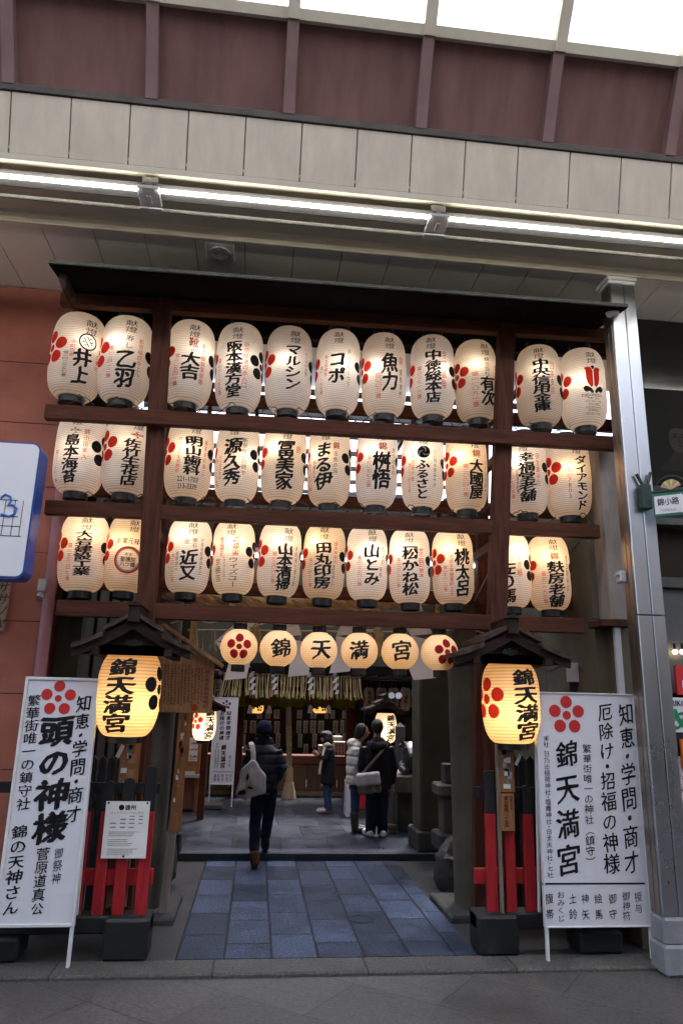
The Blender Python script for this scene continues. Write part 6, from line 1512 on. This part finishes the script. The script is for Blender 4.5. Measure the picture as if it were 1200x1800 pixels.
c = limbs([('t', [P_(463, 1388, Yw), P_(464, 1370, Yw), P_(465, 1342, Yw), P_(464, 1322, Yw), P_(464, 1310, Yw)], [(25*k, 19*k), (27*k, 21*k), (30*k, 22*k), (26*k, 19*k), (15*k, 14*k)]),
           ('t', [P_(443, 1319, Yw), P_(434, 1346, Yw), P_(439, 1374, Yw+.10)], [11*k, 10.5*k, 8*k]), ('t', [P_(485, 1320, Yw), P_(494, 1350, Yw-.02), P_(484, 1376, Yw+.10)], [11.5*k, 11*k, 8.5*k]),
           ('t', [P_(452, 1310, Yw+.02), P_(464, 1304, Yw-.03), P_(476, 1311, Yw+.02)], [9*k, 10*k, 9*k]), ('t', [P_(464, 1312, Yw+.02), P_(464, 1297, Yw+.02)], [(17*k, 15*k), (15*k, 14*k)])], 'jacket', NAVYC, w1)
quilt(c, .11, .012, .9)
c = limbs([('t', [P_(464, 1378, Yw), P_(464, 1392, Yw)], [(22*k, 17*k), (23*k, 18*k)]), ('t', [P_(455, 1392, Yw), P_(448, 1446, Yw+.02), P_(447, 1500, 8.96)], [13.5*k, 10.5*k, 8.5*k]), ('t', [P_(475, 1392, Yw), P_(471, 1438, Yw+.3), P_(466, 1474, 9.36)], [13.5*k, 10.5*k, 9*k])], 'trousers', DJEANS, w1); folds(c, .008, 14)
limbs([('t', [P_(447, 1496, 8.95), Vector((fl.x, 8.95, .05))], [8.6*k, 8.2*k])]+shoe(Vector((fl.x, 8.95, 0)), Vector((-.05, 1, 0)), .24, .065, .045, 0.), 'boot', BOOT, w1, .011)
limbs([('t', [P_(466, 1469, 9.36), Vector((frt.x, 9.40, .15))], [8.6*k, 8*k])]+shoe(Vector((frt.x, 9.40, 0)), Vector((.03, 1, 0)), .24, .065, .045, .088), 'boot', DBOOT, w1, .011)
h = j['head']
c = limbs([('s', h+Vector((0, 0, .03)), (.098, .112, .105)), ('t', [h+Vector((0, 0, -.025)), h+Vector((0, 0, .03))], [(.1, .112), (.102, .115)])], 'knitted_hat', M('navy_knit', (.018, .016, .035), .95, .3, 20, .6, 120), w1); folds(c, .006, 60)
limbs([('t', [h+Vector((-.07, 0, -.03)), h+Vector((-.08, .01, -.08))], [.03, .02]), ('t', [h+Vector((0, -.08, -.03)), h+Vector((0, -.07, -.09))], [(.08, .02), (.07, .02)])], 'hair', HAIR, w1)
# cloth bag on the walker's left shoulder
Yb = Yw-.2; bg = thing('cloth_bag', 'pale grey cloth bag with dark print slung on the walking person', 'bag', P_(445, 1410, Yb))
b = MB(); poly = [(441, 1337), (449, 1337), (467, 1366), (467, 1395), (449, 1400), (430, 1406), (414, 1398), (425, 1351)]
vs = [];
for s in (0, 1):
    for (x, y) in poly: vs.append(at(x, y, Yb-.05+.11*s)+Vector((0, 0, 0)))
n = len(poly); cF = at(443, 1378, Yb-.085); cB = at(443, 1378, Yb+.1)
b.add(vs+[cF, cB], [[i, (i+1) % n, 2*n] for i in range(n)]+[[n+(i+1) % n, n+i, 2*n+1] for i in range(n)]+[[i, i+n, (i+1) % n+n, (i+1) % n] for i in range(n)])
c = fuse(b, 'sack', BAGG, bg, .012, local=False, smooth=3); folds(c, .012, 18)
b = MB()
for pp in ([(416, 1398), (420, 1391), (431, 1388), (432, 1397)], [(434, 1386), (438, 1382), (446, 1387), (440, 1388)], [(432, 1368), (436, 1358), (438, 1366), (434, 1374)]):
    b.add([at(x, y, Yb-.10) for x, y in pp]+[at(x, y, Yb-.06) for x, y in pp], [[0, 1, 2, 3], [7, 6, 5, 4], [0, 4, 5, 1], [1, 5, 6, 2], [2, 6, 7, 3], [3, 7, 4, 0]])
b.build('print', INK, bg)
b = MB(); b.tube([at(445, 1338, Yb), at(445, 1325, Yb+.0), at(443, 1311, Yb+.06), at(441, 1306, Yw+.0), at(440, 1312, Yw+.14)], [(.03, .012)]*5, 10); b.build('strap', BAGG, bg, True)

# 2. woman in black coat looking at her phone
Yc = atz(570, 1429, .082).y; face = Vector((-.96, -.28, 0)).normalized(); k = depth(at(574, 1350, Yc))/FPX; hs = .9
w2 = thing('person', 'woman in a black coat and cream scarf looking down at her phone by the counter', 'person', (at(574, 1428, Yc).x, Yc, .082), 'visitors to the shrine')
j = dict(head=P_(573, 1298, Yc), neck=P_(577, 1310, Yc), chest=P_(577, 1322, Yc), pelvis=P_(577, 1358, Yc),
         shL=P_(577, 1318, Yc-.12), elL=P_(570, 1335, Yc-.16), haL=P_(559, 1327, Yc-.08), shR=P_(577, 1318, Yc+.12), elR=P_(570, 1335, Yc+.14), haR=P_(559, 1326, Yc+.02),
         hiL=P_(577, 1365, Yc-.07), knL=P_(575, 1395, Yc-.07), anL=P_(577, 1422, Yc-.07), hiR=P_(577, 1365, Yc+.07), knR=P_(575, 1395, Yc+.07), anR=P_(577, 1422, Yc+.07),
         foL=Vector((at(563, 1425, Yc).x, Yc-.1, .12)), foR=Vector((at(565, 1425, Yc).x, Yc+.06, .12)))
body(w2, j, face, hs, (1, 1)); h = j['head']
c = limbs([('t', [P_(576, 1378, Yc), P_(577, 1360, Yc), P_(578, 1338, Yc), P_(578, 1318, Yc), P_(577, 1311, Yc)], [(14*k, 19*k), (12*k, 18*k), (10.5*k, 16*k), (10*k, 17*k), (6*k, 8*k)]),
           ('t', [P_(578, 1318, Yc-.13), P_(571, 1336, Yc-.17), P_(562, 1328, Yc-.09)], [6*k, 5.4*k, 4.6*k]), ('t', [P_(578, 1318, Yc+.13), P_(571, 1336, Yc+.15), P_(562, 1327, Yc+.04)], [6*k, 5.4*k, 4.6*k])], 'coat', CLOTHB, w2); folds(c, .01, 12)
c = limbs([('t', [P_(577, 1370, Yc-.07), P_(575, 1397, Yc-.07), P_(576.5, 1425, Yc-.07)], [8.5*k, 6.5*k, 6*k]), ('t', [P_(577, 1370, Yc+.07), P_(576, 1397, Yc+.07), P_(577, 1425, Yc+.07)], [8.5*k, 6.5*k, 6*k])], 'jeans', JEANS, w2); folds(c, .007, 16)
dsh = Vector((-.97, -.2, 0))
for dy in (-.07, .07): limbs(shoe(at(577, 1425, Yc+dy), dsh, .21, .05, .04, .084), 'shoe', M('pale_canvas_shoe', (.4, .36, .32), .8) if dy < 0 else bpy.data.materials['pale_canvas_shoe'], w2, .01)
c = limbs([('s', h+Vector((.02, .01, .02)), (.115*hs, .105*hs, .118*hs)), ('t', [h+Vector((.03, 0, 0)), h+Vector((.035, 0, -.10))], [(.095, .1), (.085, .095)]), ('s', h+Vector((-.03, 0, .07)), (.08, .08, .05))], 'hair', HAIR, w2); folds(c, .006, 30)
c = limbs([('t', [P_(570, 1310, Yc-.08), P_(577, 1309, Yc-.1), P_(583, 1310, Yc), P_(577, 1309, Yc+.1), P_(570, 1310, Yc+.08), P_(569, 1311, Yc)], [.034]*6), ('t', [P_(571, 1312, Yc-.08), P_(567, 1330, Yc-.14), P_(563, 1347, Yc-.13), P_(561, 1362, Yc-.12)], [(.03, .02), (.022, .016), (.022, .016), (.03, .016)])], 'scarf', SCARF, w2); folds(c, .008, 30)
Pm = P_(555.5, 1321.5, Yc-.03); b = MB(); b.box((-.035, -.006, -.065), (.035, .006, .065), 0, Matrix.Translation(Pm) @ Matrix.Rotation(R(75), 4, 'Z') @ Matrix.Rotation(R(-50), 4, 'X'), .005)
tag(b.build('phone', BLACK), 'black phone held by the woman in the black coat', 'phone')

# 3. woman in a cream padded coat
Yd = atz(628, 1464, .082).y; face = Vector((.9, -.15, 0)).normalized(); k = depth(at(625, 1380, Yd))/FPX; hs = .95
w3 = thing('person', 'woman in a cream padded coat and dark boots turned towards the man beside her', 'person', (at(624, 1462, Yd).x, Yd, .082), 'visitors to the shrine')
j = dict(head=P_(637, 1287, Yd), neck=P_(629, 1303, Yd), chest=P_(625, 1325, Yd), pelvis=P_(624, 1376, Yd),
         shL=P_(626, 1316, Yd+.15), elL=P_(628, 1345, Yd+.18), haL=P_(634, 1368, Yd+.1), shR=P_(626, 1316, Yd-.15), elR=P_(626, 1346, Yd-.18), haR=P_(634, 1368, Yd-.12),
         hiL=P_(624, 1384, Yd+.07), knL=P_(624, 1420, Yd+.07), anL=P_(624, 1456, Yd+.07), hiR=P_(624, 1384, Yd-.07), knR=P_(625, 1420, Yd-.07), anR=P_(625, 1456, Yd-.07),
         foL=Vector((at(636, 1460, Yd).x, Yd+.06, .12)), foR=Vector((at(637, 1460, Yd).x, Yd-.1, .12)))
body(w3, j, face, hs); h = j['head']
c = limbs([('t', [P_(622, 1379, Yd), P_(622, 1350, Yd), P_(622, 1325, Yd), P_(625, 1310, Yd), P_(627, 1303, Yd)], [(15*k, 22*k), (14.5*k, 22*k), (14*k, 21*k), (11*k, 17*k), (8*k, 10*k)]),
           ('t', [P_(625, 1316, Yd-.16), P_(627, 1345, Yd-.2), P_(634, 1366, Yd-.13)], [8*k, 7*k, 6*k]), ('t', [P_(625, 1316, Yd+.16), P_(627, 1345, Yd+.2), P_(634, 1366, Yd+.12)], [8*k, 7*k, 6*k]),
           ('s', P_(617, 1309, Yd), (8.5*k, 13*k, 10*k)), ('s', P_(621, 1303, Yd), (9*k, 12*k, 5*k))], 'padded_coat', CREAMC, w3); quilt(c, .13, .016, .9)
c = limbs([('t', [P_(624, 1378, Yd), P_(624, 1388, Yd)], [(11*k, 16*k), (11*k, 16*k)]), ('t', [P_(624, 1386, Yd-.07), P_(624, 1420, Yd-.07), P_(624, 1434, Yd-.07)], [9*k, 7.5*k, 7*k]), ('t', [P_(624, 1386, Yd+.07), P_(624, 1420, Yd+.07), P_(624, 1434, Yd+.07)], [9*k, 7.5*k, 7*k])], 'jeans', JEANS, w3); folds(c, .006, 16)
for dy in (-.08, .08):
    c = limbs([('t', [P_(623, 1428, Yd+dy), P_(623, 1448, Yd+dy), P_(624, 1459, Yd+dy)], [7.4*k, 6.6*k, 5.8*k])]+shoe(at(622, 1460, Yd+dy), Vector((.98, -.2, 0)), .23, .06, .045, .084), 'boot', DBOOT, w3, .011); folds(c, .008, 20)
c = limbs([('s', h+Vector((-.022, 0, .022))*hs, (.098*hs, .094*hs, .112*hs)), ('t', [h+Vector((-.055, 0, -.01)), h+Vector((-.075, 0, -.1))], [(.07, .08), (.05, .065)])], 'hair', HAIR, w3); folds(c, .006, 30)

# 4. man in a dark jacket with a shoulder bag
Ye = atz(660, 1471, .082).y; face = Vector((.55, .83, 0)).normalized(); k = depth(at(660, 1380, Ye))/FPX
w4 = thing('person', 'man in a dark hooded jacket standing with his back turned, shoulder bag at his hip', 'person', (at(661, 1470, Ye).x, Ye, .082), 'visitors to the shrine')
j = dict(head=P_(664, 1280, Ye), neck=P_(663, 1300, Ye), chest=P_(663, 1325, Ye), pelvis=P_(662, 1385, Ye),
         shL=P_(641, 1313, Ye), elL=P_(635, 1347, Ye), haL=P_(638, 1378, Ye+.08), shR=P_(685, 1313, Ye), elR=P_(692, 1348, Ye), haR=P_(690, 1380, Ye+.08),
         hiL=P_(653, 1393, Ye), knL=P_(652, 1430, Ye), anL=P_(651, 1464, Ye), hiR=P_(671, 1393, Ye), knR=P_(672, 1430, Ye), anR=P_(672, 1464, Ye),
         foL=Vector((at(652, 1468, Ye).x, Ye+.16, .12)), foR=Vector((at(676, 1468, Ye).x, Ye+.16, .12)))
body(w4, j, face); h = j['head']
c = limbs([('t', [P_(662, 1388, Ye), P_(662, 1360, Ye), P_(662, 1333, Ye), P_(663, 1315, Ye), P_(663, 1304, Ye)], [(26*k, 17*k), (26*k, 17*k), (27*k, 18*k), (24*k, 15*k), (12*k, 11*k)]),
           ('t', [P_(642, 1314, Ye), P_(636, 1346, Ye), P_(639, 1376, Ye+.06)], [9.5*k, 8.5*k, 6.5*k]), ('t', [P_(684, 1314, Ye), P_(691, 1347, Ye), P_(689, 1378, Ye+.06)], [9.5*k, 8.5*k, 6.5*k]),
           ('t', [P_(648, 1308, Ye+.02), P_(656, 1312, Ye-.12), P_(664, 1315, Ye-.15), P_(672, 1312, Ye-.12), P_(680, 1307, Ye+.02)], [6*k, 7*k, 7*k, 7*k, 6*k]), ('s', P_(664, 1303, Ye-.02), (13*k, 11*k, 8*k))], 'jacket', CLOTHB, w4); folds(c, .012, 11)
c = limbs([('t', [P_(652, 1308, Ye+.0), P_(664, 1311, Ye-.135), P_(676, 1307, Ye+.0)], [5*k, 5.5*k, 5*k])], 'fur_hood', M('brown_grey_fur', (.06, .045, .038), .95, .5, 20, .8, 60), w4); folds(c, .014, 45)
c = limbs([('t', [P_(662, 1380, Ye), P_(662, 1396, Ye)], [(20*k, 14*k), (20*k, 15*k)]), ('t', [P_(653, 1394, Ye), P_(652, 1430, Ye), P_(651, 1467, Ye)], [11.5*k, 9.5*k, 9*k]), ('t', [P_(671, 1394, Ye), P_(672, 1430, Ye), P_(672, 1467, Ye)], [11.5*k, 9.5*k, 9*k])], 'trousers', DJEANS, w4); folds(c, .008, 14)
for px, dx in ((651, -.25), (673, .35)): limbs(shoe(at(px, 1469, Ye-.06), Vector((dx, .93, 0)), .26, .06, .048, .084), 'shoe', M('white_sport_shoe', (.6, .6, .6), .6) if px == 651 else bpy.data.materials['white_sport_shoe'], w4, .011)
c = limbs([('s', h+Vector((-.012, -.02, .028)), (.086, .1, .1)), ('t', [h+Vector((-.01, -.05, .0)), h+Vector((-.01, -.055, -.07))], [(.07, .045), (.05, .03)])], 'hair', HAIR, w4); folds(c, .005, 40)
Yf = Ye-.22; bg = thing('shoulder_bag', 'khaki canvas messenger bag with a grey flap on the man in the dark jacket', 'bag', P_(648, 1395, Yf))
Tb = Matrix.Translation(P_(648, 1378, Yf)) @ Matrix.Rotation(R(-8), 4, 'Y') @ Matrix.Rotation(R(-16), 4, 'Z')
b = MB(); b.box((-.16, -.05, -.13), (.16, .06, .12), 0, Tb, .025); c = fuse(b, 'pouch', BAGK, bg, .012, local=False); folds(c, .01, 18)
b = MB(); b.box((-.165, -.075, -.02), (.165, .062, .145), 0, Tb, .02); c = fuse(b, 'flap', BAGG, bg, .012, local=False); folds(c, .007, 16)
b = MB()
for u in (-.09, .05): b.box((u, -.066, -.11), (u+.05, -.05, -.02), 0, Tb, .006)
b.build('pocket', BAGK, bg)
b = MB(); b.tube([P_(634, 1364, Yf+.05), P_(650, 1345, Ye-.19), P_(668, 1325, Ye-.2), P_(680, 1308, Ye-.08), P_(682, 1305, Ye+.02), P_(676, 1318, Ye+.2)], [(.02, .008)]*6, 8); b.build('strap', BAGK, bg, True)

# 5. visitor mostly hidden by the pier, hand on the ox
Yg = 11.75; k = depth(at(745, 1380, Yg))/FPX; face = Vector((-.8, -.5, 0)).normalized()
w5 = thing('person', 'visitor in a cream jacket and blue jeans half hidden by the square pier', 'person', (at(748, 1440, Yg).x, Yg, .082), 'visitors to the shrine')
j = dict(head=P_(752, 1288, Yg), neck=P_(751, 1303, Yg), chest=P_(749, 1322, Yg), pelvis=P_(748, 1368, Yg),
         shL=P_(740, 1312, Yg-.12), elL=P_(734, 1330, Yg-.2), haL=P_(730, 1345, Yg-.3), shR=P_(762, 1312, Yg+.1), elR=P_(766, 1340, Yg+.1), haR=P_(764, 1362, Yg),
         hiL=P_(743, 1374, Yg), knL=P_(742, 1405, Yg), anL=P_(742, 1432, Yg), hiR=P_(754, 1374, Yg), knR=P_(754, 1405, Yg), anR=P_(754, 1432, Yg), foL=Vector((at(738, 1436, Yg).x, Yg-.1, .11)), foR=Vector((at(750, 1436, Yg).x, Yg-.1, .11)))
body(w5, j, face, .95); h = j['head']
c = limbs([('t', [P_(748, 1366, Yg), P_(748, 1340, Yg), P_(749, 1318, Yg), P_(750, 1306, Yg)], [(18*k, 14*k), (18*k, 14*k), (18*k, 14*k), (9*k, 9*k)]), ('t', [P_(740, 1311, Yg-.1), P_(734, 1328, Yg-.18), P_(730, 1343, Yg-.28)], [8*k, 7.5*k, 5.5*k]), ('t', [P_(761, 1312, Yg+.1), P_(765, 1338, Yg+.1), P_(763, 1358, Yg)], [8*k, 7*k, 5.5*k])], 'jacket', CREAMC, w5); quilt(c, .1, .012, .8)
c = limbs([('t', [P_(748, 1362, Yg), P_(748, 1375, Yg)], [(16*k, 12*k), (16*k, 12*k)]), ('t', [P_(743, 1372, Yg), P_(742, 1405, Yg), P_(742, 1433, Yg)], [9*k, 7*k, 6*k]), ('t', [P_(754, 1372, Yg), P_(754, 1405, Yg), P_(754, 1433, Yg)], [9*k, 7*k, 6*k])], 'jeans', JEANS, w5)
for px in (742, 754): limbs(shoe(at(px, 1436, Yg), Vector((-.5, -.8, 0)), .22, .05, .045, .084), 'shoe', DBOOT, w5, .011)
c = limbs([('s', h+Vector((.02, .02, .02)), (.09, .095, .11))], 'hair', HAIR, w5)

bpy.data.objects.remove(_fo); bpy.data.curves.remove(_fc)
